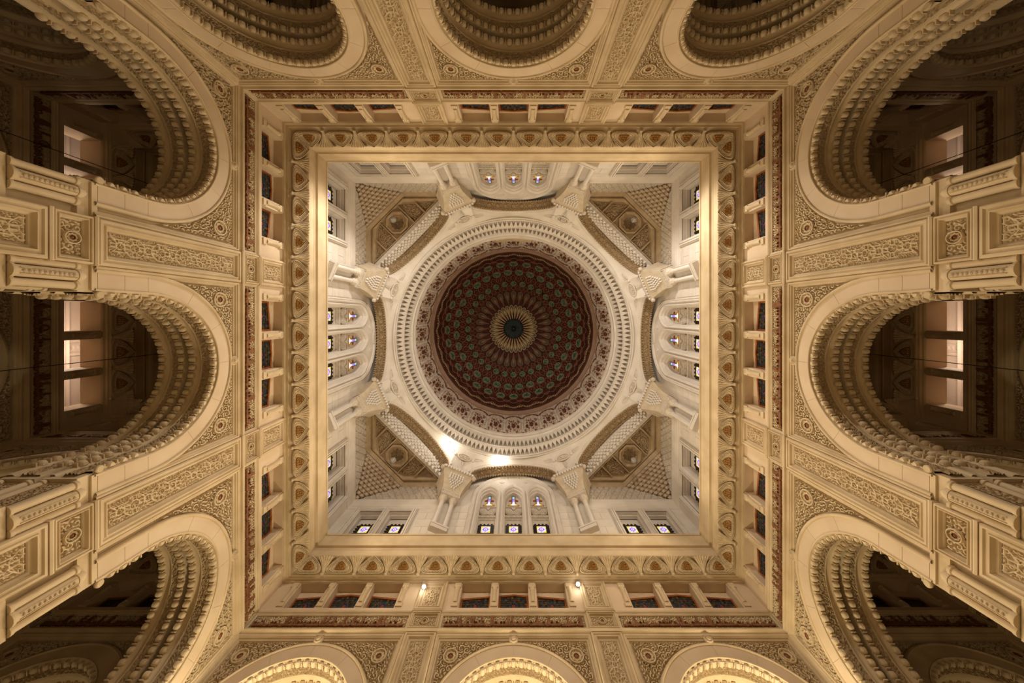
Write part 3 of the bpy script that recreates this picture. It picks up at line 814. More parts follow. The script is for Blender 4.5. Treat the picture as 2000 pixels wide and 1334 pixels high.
def cross_window():
    P = [(-0.36, 21.46), (0.36, 21.46), (0.36, 21.58), (0.26, 21.60), (0.2, 21.74), (0.13, 21.78), (0.13, 22.5), (0.10, 22.60), (0, 22.66), (-0.10, 22.60), (-0.13, 22.5), (-0.13, 21.78), (-0.2, 21.74), (-0.26, 21.60), (-0.36, 21.58)]
    mb = MB(); mb.prism(P, 0.48, 0.55)
    for s in (-1, 1): mb.prism([(s*0.13, 22.1), (s*0.26, 22.05), (s*0.3, 22.1), (s*0.26, 22.16), (s*0.13, 22.18)], 0.48, 0.55)
    g = MB(); q = 0.47
    cells = [((-0.07, 0.07, 22.3, 22.52), 5), ((-0.07, 0.07, 22.12, 22.3), 2), ((-0.07, 0.07, 21.92, 22.12), 3), ((-0.07, 0.07, 21.7, 21.92), 0), ((-0.1, 0.1, 21.5, 21.7), 0), ((-0.2, -0.1, 21.5, 21.66), 1), ((0.1, 0.2, 21.5, 21.66), 1), ((-0.3, -0.2, 21.49, 21.56), 7), ((0.2, 0.3, 21.49, 21.56), 7)]
    for (x0, x1, z0, z1), m in cells: g.add([(x0, q, z0), (x1, q, z0), (x1, q, z1), (x0, q, z1)], [(0, 1, 2, 3)], m)
    return mb.mesh('window_frame', 'wood'), g.mesh('pane', ES)
ME_CW, ME_CWG = cross_window()
def blind_arch():
    mb = MB(); zs = 21.85
    P = [(2.62, 0.06), (2.62, -0.05), (2.58, -0.08), (2.54, -0.04), (2.50, -0.04), (2.47, -0.07), (2.43, -0.04), (2.40, 0.0), (2.38, 0.06)]
    mb.grid([[(u, d, z) for (u, z, _, _) in apath(r, zb=16.8, n=28, j=3, zs=zs)] for r, d in P])
    # tympanum plate between blind arch and lancets, with little sunk triangles
    return mb.mesh('blind_arch', 'white', True)
def tympanum():
    # plate filling the blind arch above the lancets
    mb = MB(); n = 60; zs = 21.85
    def zl(u):
        best = 21.6
        for c in LC:
            x = abs(u-c)
            if x < 0.6:
                h, w2 = 1.0, 0.6; R = (w2*w2+h*h)/(2*w2)
                best = max(best, 21.95+math.sqrt(max(0, R*R-(x-(w2-R))**2)) if x <= w2 else 0)
        return best
    us = np.linspace(-2.4, 2.4, 121)
    A = [(u, 0.04, zl(u)) for u in us]
    B = [(u, 0.04, max(zl(u)+0.01, zs+math.sqrt(max(0, 2.41**2-u*u)))) for u in us]
    mb.grid([A, B])
    for s in (-1, 1):
        mb.loops([[(s*0.8+0.17*math.cos(a)*f, 0.04-h, 23.55+0.17*math.sin(a)*f*0.9) for a in [math.pi/2*k+math.pi/4*0 for k in range(4)]] for f, h in ((1, 0), (0.95, 0.05), (0.5, 0.06), (0.3, 0.02))])
    mb.loops([[(0.42*math.cos(a)*f, 0.04-h, 24.22+0.15*math.sin(a)*f) for a in [2*math.pi*k/16 for k in range(16)]] for f, h in ((1, 0), (0.97, 0.08), (0.85, 0.08), (0.8, 0.04), (0.5, 0.06), (0.2, 0.06))])
    return mb.mesh('tympanum', 'white')
ME_UW = upper_wall().mesh('wall', 'white'); ME_UM = upper_mould(); ME_UC = cornice_upper()
ME_LP = {s: lattice_panel(s) for s in (-1, 1)}
def ash(w): return MB().frame(-w/2, w/2, 0.006, 0.654, [(0, 0.06), (0, 0.034), (0.012, 0.028)], True).mesh('ashlar_stone', 'white')
ASH = (((ash(1.10), 3.25), (ash(0.9), 5.06)), ((ash(0.5), 2.95), (ash(0.58), 3.50), (ash(0.45), 4.83), (ash(0.44), 5.29)))
ME_LF, ME_LB, ME_FAN, ME_BA, ME_TY = lancet_frame(), lancet_back(), fan_panel(), blind_arch(), tympanum()
for side, ang, where in SIDES:
    K = [N('niche_frame', ME_UM), N('upper_cornice', ME_UC), N('lattice_panel', ME_LP[-1]), N('lattice_panel', ME_LP[1]), N('tympanum', ME_TY), N('blind_arch', ME_BA)]
    for s in (-1, 1):
        for j in range(5):
            for me, x in ASH[j % 2]: K.append(N('ashlar_stone', me, T(s*x, 0, 17.35+0.66*j)))
    mx = RZ(ang) @ T(0, H, 0)
    make(N('wall_upper_'+side, ME_UW, mx, K), kind='structure', category='wall', label='pale upper wall of the square drum on the %s side of the photo' % where)
    for s in (-1, 1):
        k = []
        for c in NC:
            if c*s > 0:
                k.append(N('scalloped_grille', ME_SCW, T(c, 0.545, 0), [N('pane', ME_SQG, label='small square of bright stained glass')]))
        wn += 1
        make(N('window_%d' % wn, None, mx, k), kind='structure', category='window', label='pair of small stained windows in niches at the %s end of the %s upper wall' % (UEND[side][0 if s < 0 else 1], where))
    k = []
    for c in LC:
        k.append(N('lancet_frame', ME_LF, T(c, 0, 0), [N('scalloped_grille', ME_SCW, T(0, 0.54, 0)), N('pane', ME_SQG, T(0, 0.54, 0)), N('lancet_back', ME_LB), N('fan_panel', ME_FAN), N('cross_frame', ME_CW), N('pane', ME_CWG)]))
    wn += 1
    make(N('window_%d' % wn, None, mx, k), kind='structure', category='window', label='three pointed lancets with stained glass under an arch, %s side of the drum' % where)

# ------------------------------------------------------------------ corner ceilings with lanterns
CZ = 23.1
def corner_ceiling():
    # built for the corner at (+,+); outline of the flat part
    E, A, Bq = 9.66, 7.5, 4.95
    mb = MB()
    out = [(Bq, E), (A, E), (E, A), (E, Bq)]
    far = [(4.2, 9.98), (7.5, 9.98), (9.98, 7.5), (9.98, 4.2)]
    mb.grid([[(x, y, 22.82) for x, y in far], [(x*0.985, y*0.985, CZ-0.12) for x, y in far], [(x, y, CZ) for x, y in out]])
    # soffit strip along the long diagonal
    mb.add([(4.2, 9.98, CZ), (Bq, E, CZ), (E, Bq, CZ), (9.98, 4.2, CZ)], [(0, 1, 2, 3)])
    # nested frames of the hexagon
    cx = cy = 7.95
    def poly(k, z): return [(cx+(x-cx)*k, cy+(y-cy)*k, z) for x, y in out]
    L = [poly(1, CZ), poly(0.965, CZ-0.12), poly(0.925, CZ-0.12), poly(0.90, CZ+0.0), poly(0.86, CZ+0.06)]
    mb.grid(L, 0, True)
    q = [(x-cx, y-cy) for x, y, z in poly(0.86, 0)]
    A, B2 = [], []
    for i in range(97):
        a = 2*math.pi*i/96; dx, dy = math.cos(a), math.sin(a); best = 9
        for (x0, y0), (x1, y1) in zip(q, q[1:]+q[:1]):
            den = dx*(y1-y0)-dy*(x1-x0)
            if abs(den) < 1e-9: continue
            t = (x0*(y1-y0)-y0*(x1-x0))/den; v = (x0*dy-y0*dx)/den
            if t > 0 and -1e-6 <= v <= 1+1e-6: best = min(best, t)
        A.append((cx+dx*best, cy+dy*best, CZ+0.06)); B2.append((cx+dx*0.76, cy+dy*0.76, CZ+0.06))
    mb.grid([A, B2])
    # octagon with sunken scalloped centre
    oc = lambda r, z: [(cx+r*math.cos(math.pi/8+math.pi/4*i), cy+r*math.sin(math.pi/8+math.pi/4*i), z) for i in range(8)]
    mb.loops([oc(0.80, CZ+0.06), oc(0.80, CZ-0.12), oc(0.70, CZ-0.12), oc(0.66, CZ-0.02), oc(0.62, CZ-0.02), oc(0.60, CZ)], False)
    return mb
def corner_carve():
    # carved fields left and right of the octagon, small triangles at the tips
    mb = MB(); cx = cy = 7.95
    e1 = Vector((1, -1, 0)).normalized(); e2 = Vector((1, 1, 0)).normalized()
    def fld(a0, a1, b0, b1, sk):
        n, k = 34, 22; P = []
        for i in range(n):
            row = []
            for j in range(k):
                t = i/(n-1); a = a0+(a1-a0)*t; lo = b0+sk[0]*t; hi = b1+sk[1]*t
                b = lo+(hi-lo)*j/(k-1)
                h = float(arabesque(np.array([a]), np.array([b]), 0.2, 0.08)[0]) if 0 < i < n-1 and 0 < j < k-1 else 0
                p = Vector((cx, cy, CZ+0.06-0.065*h))+e1*a+e2*b
                row.append(tuple(p))
            P.append(row)
        mb.grid(P)
    for s in (-1, 1):
        fld(s*0.9, s*1.75, -0.75, 0.85, (0, -0.75))
        fld(s*1.95, s*2.75, -0.75, 0.0, (0, -0.65))
    for s in (-1, 1):
        for a in (0.85, 1.85):
            p0 = Vector((cx, cy, 0))+e1*(s*a)
            q = [p0+e2*(-0.95)+e1*(-0.04), p0+e2*(-0.95)+e1*0.04, p0+e2*(1.5-a*0.75)+e1*0.04, p0+e2*(1.5-a*0.75)-e1*0.04]
            mb.add([(v.x, v.y, CZ-0.10) for v in q]+[(v.x, v.y, CZ+0.06) for v in q], [(0, 1, 2, 3), (0, 1, 5, 4), (1, 2, 6, 5), (2, 3, 7, 6), (3, 0, 4, 7)])
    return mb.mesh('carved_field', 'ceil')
def cusp():
    mb = MB(); n = 64; cx = cy = 7.95
    f = lambda r, z, a: [(cx+r*(1+a*abs(math.cos(5*2*math.pi*j/n)))*math.cos(2*math.pi*j/n), cy+r*(1+a*abs(math.cos(5*2*math.pi*j/n)))*math.sin(2*math.pi*j/n), z) for j in range(n)]
    mb.loops([f(0.60, CZ, 0), f(0.40, CZ-0.02, 0.2), f(0.39, CZ+0.25, 0.2), f(0.2, CZ+0.4, 0.2)])
    return mb.mesh('scalloped_recess', 'tan')
def fan_cells():
    # stalactite cells: little prisms in rows on the triangle between ceiling edge and corner
    base = MB()
    A, B, Cc = Vector((9.98, 7.55, 22.85)), Vector((7.55, 9.98, 22.85)), Vector((9.98, 9.98, 21.35))
    base.add([tuple(A), tuple(B), tuple(Cc)], [(0, 1, 2)])
    cells = []
    rows = 10
    nrm = (B-A).cross(Cc-A).normalized()
    if nrm.z > 0: nrm = -nrm
    for i in range(rows):
        t0 = i/rows; n = rows-i
        for j in range(n):
            s0 = (j+0.5)/n
            p = (A.lerp(B, s0)).lerp(Cc, t0+0.5/rows)
            cells.append((p, 3.43*(1-t0)/max(1, n)))
    x = (B-A).normalized(); y = nrm.cross(x)
    cell = MB(); r = 0.155
    pol = lambda f, h, dy=0: [(r*f*(1.0 if k % 2 else 0.72)*math.cos(math.pi/4*k), r*f*(1.0 if k % 2 else 0.72)*math.sin(math.pi/4*k)*0.8+dy, h) for k in range(8)]
    cell.loops([pol(1.0, -0.02), pol(1.0, 0.07), pol(0.6, 0.10, 0.02), pol(0.5, 0.17, 0.04), pol(0.2, 0.19, 0.05)])
    me = cell.mesh('stalactite_cell', 'fan')
    return base.mesh('stalactite_fan', 'fan'), [N('stalactite_cell', me, basis(p, x, y, nrm)) for p, _ in cells]
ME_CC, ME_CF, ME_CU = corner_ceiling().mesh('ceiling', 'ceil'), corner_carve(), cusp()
FANB, FANK = fan_cells()
def lantern():
    g = MB().lathe([(0.03, 0), (0.10, -0.03), (0.19, -0.16), (0.21, -0.28), (0.17, -0.42), (0.08, -0.52), (0.03, -0.54), (0.001, -0.54)], 16)
    c = MB().lathe([(0.02, 0.62), (0.02, 0.0)], 8); c.lathe([(0.001, 0.05), (0.10, 0.03), (0.11, -0.03), (0.03, -0.03)], 12); c.lathe([(0.09, 0.62), (0.07, 0.55), (0.02, 0.52)], 12)
    f = MB().lathe([(0.001, -0.62), (0.03, -0.60), (0.05, -0.55), (0.03, -0.52)], 10)
    for k in range(6):
        a = math.pi/3*k
        f.tube([(q*math.cos(a), q*math.sin(a), z) for q, z in ((0.11, -0.03), (0.2, -0.16), (0.22, -0.28), (0.18, -0.42), (0.08, -0.53))], 0.008, 4)
    return [N('globe', g.mesh('globe', 'bulb', True)), N('stem', c.mesh('stem', 'metal', True)), N('cage', f.mesh('cage', 'metal', True))]
LANT = lantern()
for ang, nm, where in ((0, 'south_east', 'bottom right'), (90, 'south_west', 'bottom left'), (180, 'north_west', 'top left'), (-90, 'north_east', 'top right')):
    make(N('ceiling_'+nm, ME_CC, RZ(ang), [N('carved_field', ME_CF), N('scalloped_recess', ME_CU), N('stalactite_fan', FANB, I4, FANK)]), kind='structure', category='ceiling', label='carved tan corner ceiling with stalactite fan, %s corner of the drum' % where)
    make(N('hanging_lantern', None, RZ(ang) @ T(7.95, 7.95, 22.55), LANT), label='small round opal lantern hanging from the %s corner ceiling' % where, category='lantern', group='lanterns in the corner ceilings')

# ------------------------------------------------------------------ paired columns with corbels at the octagon's corners
def column_cluster():
    K = []
    sh = MB().lathe([(0.17, 18.02), (0.17, 18.09), (0.13, 18.13), (0.125, 18.2), (0.115, 20.1), (0.14, 20.12), (0.14, 20.17), (0.11, 20.2)], 16).mesh('shaft', 'white', True)
    cap = MB().lathe([(0.11, 20.2), (0.13, 20.3), (0.19, 20.36), (0.17, 20.42), (0.23, 20.5), (0.21, 20.55), (0.26, 20.62), (0.001, 20.62)], 10).mesh('capital', 'whitec')
    for s in (-1, 1):
        K.append(N('shaft', sh, T(s*0.30, 10.44, 0))); K.append(N('capital', cap, T(s*0.30, 10.44, 0)))
    b = MB(); b.box(-0.47, 0.47, 10.30, 10.75, 17.68, 17.92); b.box(-0.51, 0.51, 10.26, 10.75, 17.92, 18.02); b.box(-0.46, 0.46, 10.62, 10.9, 16.72, 20.6)
    K.append(N('base', b.mesh('base', 'white')))
    im = MB(); im.box(-0.60, 0.60, 10.14, 10.8, 20.62, 21.06); im.frame(-0.60, 0.60, 20.62, 21.06, [(0, 10.14), (0, 10.10), (0.05, 10.10), (0.07, 10.13)])
    im.join(relief(-0.5, 0.5, 20.7, 20.98, lambda u, z: arabesque(u, z, 0.2, 0.08), 10.13, 0.03, 0.03))
    K.append(N('impost_block', im.mesh('impost_block', 'whitec')))
    co = MB()
    prof = [(0.62, 10.16, 21.06), (0.60, 10.12, 21.14), (0.66, 10.02, 21.5), (0.80, 9.86, 22.0), (0.98, 9.68, 22.5), (1.04, 9.62, 22.66), (1.10, 9.56, 22.70), (1.10, 9.54, 22.86)]
    P = [[(-w, 11.0, z), (-w, y, z), (w, y, z), (w, 11.0, z)] for w, y, z in prof]
    co.grid(P)
    co.add([(-1.1, 11.0, 22.86), (-1.1, 9.54, 22.86), (1.1, 9.54, 22.86), (1.1, 11.0, 22.86)], [(0, 1, 2, 3)])
    K.append(N('corbel', co.mesh('corbel', 'fan2')))
    cell = MB(); pol = lambda f, h, dz=0: [(0.075*f*math.cos(math.pi/2*k), -h, 0.10*f*math.sin(math.pi/2*k)+dz) for k in range(4)]
    cell.loops([pol(1, -0.02), pol(1, 0.04), pol(0.4, 0.10, 0.06)])
    me = cell.mesh('stalactite_cell', 'white')
    for i in range(7):
        z = 21.35+0.165*i; n = 2+i if i < 5 else 6
        y = np.interp(z, [p[2] for p in prof], [p[1] for p in prof])
        for j in range(n): K.append(N('stalactite_cell', me, T((j-(n-1)/2)*0.17+(0.0), y-0.01, z)))
    tooth = MB(); tooth.add([(-0.08, 0, 0), (0.08, 0, 0), (0, -0.02, -0.20), (-0.08, -0.1, 0), (0.08, -0.1, 0)], [(0, 1, 2), (3, 2, 4), (0, 2, 3), (1, 4, 2), (0, 3, 4, 1)])
    mt = tooth.mesh('tooth', 'white')
    for j in range(11): K.append(N('tooth', mt, T((j-5)*0.19, 9.55, 22.76)))
    for s in (-1, 1):
        K.append(N('bracket_scroll', MB().lathe([(0.13, -0.1), (0.13, 0.05), (0.09, 0.10), (0.05, 0.06), (0.001, 0.08)], 12).mesh('bracket_scroll', 'whitec', True), T(s*1.12, 9.62, 22.6) @ Matrix.Rotation(math.pi/2, 4, 'X')))
    return K
CL = column_cluster()
NAMES8 = ['bottom wall left of the lancets', 'left wall below the lancets', 'left wall above the lancets', 'top wall left of the lancets', 'top wall right of the lancets', 'right wall above the lancets', 'right wall below the lancets', 'bottom wall right of the lancets']
for k in range(8):
    make(N('column_pair', None, RZ(22.5+45*k), CL), label='pair of pale columns carrying a stalactite corbel, %s' % NAMES8[k], category='columns', group='paired columns around the drum')

# ------------------------------------------------------------------ octagon arches, pendentive ring
AP, AS, ACR, AW = 9.12, 22.80, 24.22, 2.95
def az(x): return AS+(ACR-AS)*math.sqrt(max(0.0, 1-(abs(x)/AW)**2.05)) if abs(x) < AW else AS
def oct_arch(back, mname):
    K = []
    xs = [AW*math.sin(math.pi/2*(-1+2*i/60)) for i in range(61)]
    mb = MB()
    P = []
    prof = ((0.0, 0.0), (0.0, 0.10), (0.03, 0.14), (0.03, back-AP-0.14), (0.0, back-AP-0.1), (-0.03, back-AP-0.04), (-0.03, back-AP), (0.3, back-AP+0.02))
    for dz, dy in prof: P.append([(x, AP+dy, az(x)+dz) for x in xs])
    mb.grid(P)
    K.append(N('soffit', mb.mesh('soffit', mname)))
    R = np.random.RandomState(9).rand(241, 13)
    xx = [AW*math.sin(math.pi/2*(-1+2*i/240)) for i in range(241)]
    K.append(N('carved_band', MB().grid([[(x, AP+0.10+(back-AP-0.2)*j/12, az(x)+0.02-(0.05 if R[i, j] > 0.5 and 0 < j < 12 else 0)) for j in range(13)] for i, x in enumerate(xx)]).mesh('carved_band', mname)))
    tb = MB(); L = 0; last = None
    for i in range(61):
        pass
    n = 40
    for row, dy in ((0, 0.03), (1, back-AP-0.05)):
        for i in range(n):
            a = -1.38+2.76*(i+0.5)/n
            x = AW*math.sin(a); z = az(x)
            tb.box(x-0.045, x+0.045, AP+dy-0.05, AP+dy+0.05, z-0.09, z+0.04)
            tb.prism([(x-0.045, z-0.09), (x+0.045, z-0.09), (x, z-0.14)], AP+dy-0.05, AP+dy+0.05)
    K.append(N('tooth_fringe', tb.mesh('tooth_fringe', mname), kind='stuff'))
    bs = MB().lathe([(0.12, 0.04), (0.12, -0.02), (0.09, -0.05), (0.05, -0.02), (0.02, -0.05), (0.001, -0.05)], 10).mesh('boss', mname)
    for i in range(9):
        x = -2.3+4.6*i/8
        K.append(N('boss', bs, T(x, (AP+back)/2, az(x)-0.03)))
    rl = MB()
    for q, r in ((0.10, 0.035), (0.24, 0.03), (0.30, 0.025)):
        rl.tube([(x*(1+q*0.05), AP-q*0.55, az(x)+q*0.45+0.0) for x in xs], r, 6)
    K.append(N('arch_rolls', rl.mesh('arch_rolls', 'white', True)))
    return K
OA, OD = oct_arch(9.78, 'tan'), oct_arch(9.80, 'tan')
def diag_tymp():
    # stalactite tympanum of the diagonal arches: stepped rows with toothed lower edge
    mb = MB()
    for i, (z0, y) in enumerate(((22.98, 10.02), (23.14, 9.96), (23.30, 9.90), (23.46, 9.86), (23.62, 9.82), (23.78, 9.80))):
        mb.box(-3.2, 3.2, y, 10.3, z0+0.02, z0+0.20)
    mb.box(-3.4, 3.4, 9.84, 10.2, 23.7, 24.7)
    pw = 6.2/19
    def tooth(w2, hh):
        t = MB(); t.add([(-w2, 0, 0), (w2, 0, 0), (0, -0.14, -hh*0.15), (0, 0.0, -hh), (0, -0.10, 0.10)], [(0, 2, 3), (1, 3, 2), (0, 4, 2), (1, 2, 4)])
        return t.mesh('tooth', 'white')
    ta, tb_ = tooth(pw/2, 0.30), tooth(pw/2, 0.16); K = []
    for i, (z0, y) in enumerate(((22.98, 10.02), (23.14, 9.96), (23.30, 9.90), (23.46, 9.86), (23.62, 9.82))):
        n = 19 if i % 2 == 0 else 18
        for j in range(n): K.append(N('tooth', ta if i == 0 else tb_, T((j-(n-1)/2)*pw, y, z0+0.03)))
    return N('tympanum', mb.mesh('tympanum', 'white'), I4, K)
DT = diag_tymp()
ARN = ['bottom', 'bottom left', 'left', 'top left', 'top', 'top right', 'right', 'bottom right']
for k in range(8):
    diag = k % 2 == 1
    make(N('drum_arch', None, RZ(45*k), (OD+[DT]) if diag else OA), label='shallow carved tan arch under the dome ring, %s of the octagon' % ARN[k], category='arch', group='eight arches of the octagon')
RR, RZZ = 8.62, 24.36
def pendentive():
    mb = MB(); nphi, nt = 60, 8
    P = []
    phs = np.linspace(-22.5, 22.5, nphi+1)
    for i in range(nphi+1):
        ph = math.radians(phs[i]); x = AP*math.tan(ph); z = az(x)
        row = []
        for j in range(nt+1):
            t = j/nt
            o = Vector((x, AP, z)); q = Vector((RR*math.sin(ph), RR*math.cos(ph), RZZ))
            p = o.lerp(q, t); p.z += 0.10*math.sin(math.pi*t)*0.5
            row.append(tuple(p))
        P.append(row)
    return mb.grid(P).mesh('pendentive', 'white', True)
ME_PEN = pendentive()
def cartouche():
    n = 28
    f = lambda k, h: [(0.52*k*math.cos(2*math.pi*j/n), 0.22*k*math.sin(2*math.pi*j/n), h) for j in range(n)]
    mb = MB().loops([f(1, 0), f(0.98, 0.09), f(0.84, 0.10), f(0.78, 0.04)], False)
    for s in (-1, 1):
        mb.lathe([(0.11, 0.0), (0.11, 0.06), (0.07, 0.12), (0.001, 0.13)], 12, (s*0.66, 0, 0))
    c = MB().loops([f(0.78, 0.04), f(0.72, 0.05)]); rr = random.Random(5)
    for i in range(16):
        x, y = rr.uniform(-0.3, 0.3), rr.uniform(-0.08, 0.08)
        c.box(x-0.035, x+0.035, y-0.05, y+0.05, 0.05, 0.10)
    tr = MB()
    for s in (-1, 1):
        for pts in ([(s*0.78, 0.05), (s*1.35, 0.30), (s*0.80, 0.26)], [(s*0.12, -0.3), (s*0.0, -0.75), (s*0.02, -0.3)]):
            tr.tube([(x, y, 0.03) for x, y in pts], 0.022, 5, True)
    return mb.mesh('cartouche', 'white', True), c.mesh('carved_centre', 'whitec'), tr.mesh('ornament_lines', 'white')
ME_CT, ME_CTC, ME_CTL = cartouche()
K = [N('pendentive', ME_PEN, RZ(45*k)) for k in range(8)]
for k in range(8):
    a = math.radians(22.5)
    o = Vector((AP*math.tan(a), AP, AS)); q = Vector((RR*math.sin(a), RR*math.cos(a), RZZ))
    p = o.lerp(q, 0.62)
    rd = (q-o).normalized(); tx = Vector((math.cos(a), -math.sin(a), 0)); nn = tx.cross(rd)
    if nn.z > 0: nn = -nn
    K.append(N('cartouche', ME_CT, RZ(45*k) @ basis(p+nn*0.03+Vector((0, 0, 0.0)), tx, rd, nn), [N('carved_centre', ME_CTC), N('ornament_lines', ME_CTL)]))
ring = MB().lathe([(8.70, 24.30), (8.64, 24.27), (8.60, 24.30), (8.62, 24.36), (8.56, 24.37), (8.52, 24.34), (8.50, 24.38), (8.54, 24.44), (8.48, 24.47), (8.80, 24.6), (8.60, 25.4), (8.2, 25.06), (8.14, 25.05), (8.11, 25.10), (8.16, 25.15), (8.45, 25.3), (8.3, 26.4), (7.97, 26.1), (7.96, 26.16), (8.0, 26.2), (7.92, 26.3), (7.86, 26.34), (7.86, 26.5), (7.92, 26.6), (7.82, 26.75), (7.80, 27.0), (7.9, 27.05)], 192)
K.append(N('ring_moulding', ring.mesh('ring_moulding', 'white', True)))
make(N('ceiling_pendentives', None, I4, K), kind='structure', category='ceiling', label='white pendentives with cartouches and ring mouldings under the dome')
def tooth_ring(r0, z0, r1, z1, n, name, lab):
    mb = MB(); a = math.pi*r0/n
    h = z1-z0; dr = r0-r1; l = math.hypot(h, dr); ny, nz = h/l, dr/l
    f = lambda x, t, dp: (x*(1-0.0*t), -dr*t+ny*dp, h*t+nz*dp)
    arch = [(-0.86*a, 0.0), (-0.80*a, 0.25), (-0.5*a, 0.58), (0, 0.86), (0.5*a, 0.58), (0.80*a, 0.25), (0.86*a, 0.0)]
    fr = [f(x, t, 0.0) for x, t in arch]; bk = [f(x*0.9, t*0.95, 0.26) for x, t in arch]
    mb.grid([fr, bk]); mb.add(bk, [tuple(range(7))])
    mb.add([f(-a, 0, 0)]+fr[:4]+[f(0, 1, 0), f(-a, 1, 0)], [tuple(range(7))])
    mb.add([f(a, 0, 0)]+fr[:2:-1]+[f(0, 1, 0), f(a, 1, 0)], [tuple(range(7))])
    mb.add([f(-a, 0, 0), f(-a, -0.06, 0.1), f(-0.86*a, -0.02, 0.1), f(-0.86*a, 0, 0)], [(0, 1, 2, 3)])
    me = mb.mesh(name, 'white')
    K = [N('niche_tooth', me, RZ(360/n*i) @ T(0, r0, z0)) for i in range(n)]
    make(N('tooth_ring', None, I4, K), label=lab, category='ornament', group='toothed rings around the dome')
tooth_ring(8.46, 24.46, 8.16, 25.04, 160, 'niche_tooth', 'outer ring of white pointed niche teeth around the dome')
tooth_ring(8.15, 25.16, 7.95, 26.08, 160, 'niche_tooth', 'inner ring of white pointed niche teeth around the dome')

# ------------------------------------------------------------------ frieze of the drum and the dome
ND = 32
def frieze_panel():
    nphi, nz = 22, 44; P = []; da = 2*math.pi/ND
    for j in range(nz):
        t = j/(nz-1); z = 27.05+6.7*t; r = 7.9+0.5*t
        row = []
        for i in range(nphi):
            ph = -da/2+da*i/(nphi-1)
            u = ph*8.1
            h = float(arabesque(np.array([u]), np.array([z*0.45]), 0.22, 0.10)[0])
            rr = r-0.07*h
            row.append((rr*math.sin(ph), rr*math.cos(ph), z))
        P.append(row)
    mb = MB().grid(P)
    K = []
    def at(u, z, pr): 
        t = (z-27.05)/6.7; r = 7.9+0.5*t-pr; ph = u/8.1
        return (r*math.sin(ph), r*math.cos(ph), z)
    fl = MB()
    def fleck(u, z, q, s, rot=0.0, n=5):
        fl.loops([[at(u+q*f*math.cos(b+rot), z+q*s*f*math.sin(b+rot), h) for b in [2*math.pi*m/n for m in range(n)]] for f, h in ((1, 0.0), (0.85, 0.13))])
    for u, z, q, s in ((0, 29.5, 0.19, 4.0), (-0.40, 29.1, 0.12, 4.6), (0.40, 29.1, 0.12, 4.6)):
        for k in range(8):
            a = math.pi/4*k
            fleck(u+q*0.68*math.cos(a), z+q*s*0.68*math.sin(a), q*0.30, s)
        fleck(u, z, q*0.34, s, 0, 8)
    rr = random.Random(8)
    for i in range(46):
        fleck(rr.uniform(-0.62, 0.62), rr.choice((27.4, 27.7, 28.0, 28.3, 28.6, 30.1, 30.4, 30.7, 31.0))+rr.uniform(-0.1, 0.1), rr.uniform(0.018, 0.034), rr.uniform(3, 6), rr.uniform(0, 1))
    for u in (-0.4, 0.0, 0.4): fleck(u, 31.2, 0.035, 9)
    co = MB()
    for s in (-1,):
        u = s*math.pi/ND*8.1
        P = [[at(u+dx*wd, z, pr) for dx, pr in ((-1, 0.0), (-0.8, 0.14), (0.8, 0.14), (1, 0.0))] for z, wd in ((27.1, 0.10), (27.6, 0.10), (27.9, 0.07), (30.2, 0.07), (30.6, 0.13), (31.4, 0.15), (31.6, 0.04))]
        co.grid(P)
    sc = MB(); w = math.pi/ND*8.1
    for q in (0.0, 0.35, 0.6):
        pts = [at(w*math.sin(a), 31.6-q*0.6+1.75*math.cos(a), 0.06) for a in [math.pi/2*(-1+2*i/16) for i in range(17)]]
        sc.tube(pts, 0.03, 5)
    return mb.mesh('frieze_panel', 'friezec'), [N('flowers', fl.mesh('flowers', 'fbrown')), N('colonnette', co.mesh('colonnette', 'white')), N('scalloped_lines', sc.mesh('scalloped_lines', 'fbrown'))]
ME_FP, FK = frieze_panel()
K = [N('frieze_panel', ME_FP, RZ(360/ND*i), FK) for i in range(ND)]
hatch = MB()
P = [[((7.86-pr)*math.sin(ph), (7.86-pr)*math.cos(ph), z) for ph in np.linspace(-0.185, 0.185, 9)] for z, pr in ((27.0, 0.0), (27.0, 0.12), (27.9, 0.12), (28.0, 0.02))]
hatch.grid(P)
K.append(N('access_panel', hatch.mesh('access_panel', 'stone'), RZ(180), label='plain rectangular hatch in the frieze'))
band = MB().lathe([(8.4, 33.75), (8.34, 33.9), (8.34, 34.0), (8.42, 34.1), (8.36, 34.3), (8.22, 34.5), (8.14, 34.62)], 128)
K.append(N('rim_band', band.mesh('rim_band', 'pinkband', True)))
make(N('wall_drum', None, I4, K), kind='structure', category='frieze', label='round drum frieze of pink stucco arches with red brown flowers')
DZ, DR, DH = 34.6, 8.16, 7.6
def dz(r): return DZ+DH*math.sqrt(max(0, 1-(r/DR)**2))
_rs = np.linspace(0, DR, 400); _px = np.array([FPX*r/dz(r) for r in _rs])
def rpx(p): return float(np.interp(p, _px, _rs))
def dome_pt(p, ph, off=0.0):
    r = rpx(p); z = dz(r)
    n = Vector((r/DR**2, 0, (z-DZ)/DH**2)); n.normalize()
    r2, z2 = r-n.x*off, z-n.z*off
    return (r2*math.sin(ph), r2*math.cos(ph), z2)
dome = MB()
dome.grid([[dome_pt(p, 2*math.pi*j/128) for j in range(128)] for p in np.linspace(0.4, 155.5, 40)], 0, True)
K = []
def disc(pc, ph, rx, ry, mname, name, rim=None, n=18, off=0.05):
    # ellipse on the dome: rx tangential (px), ry radial (px)
    pt = lambda k, h: [dome_pt(pc+ry*k*math.sin(a), ph+rx*k*math.cos(a)/pc, h) for a in [2*math.pi*i/n for i in range(n)]]
    mb = MB().loops([pt(1, 0.0), pt(0.98, off+0.03), pt(0.86, off+0.03)], False, 1)
    mb.loops([pt(0.86, off+0.03), pt(0.82, off)], True, 0)
    return mb
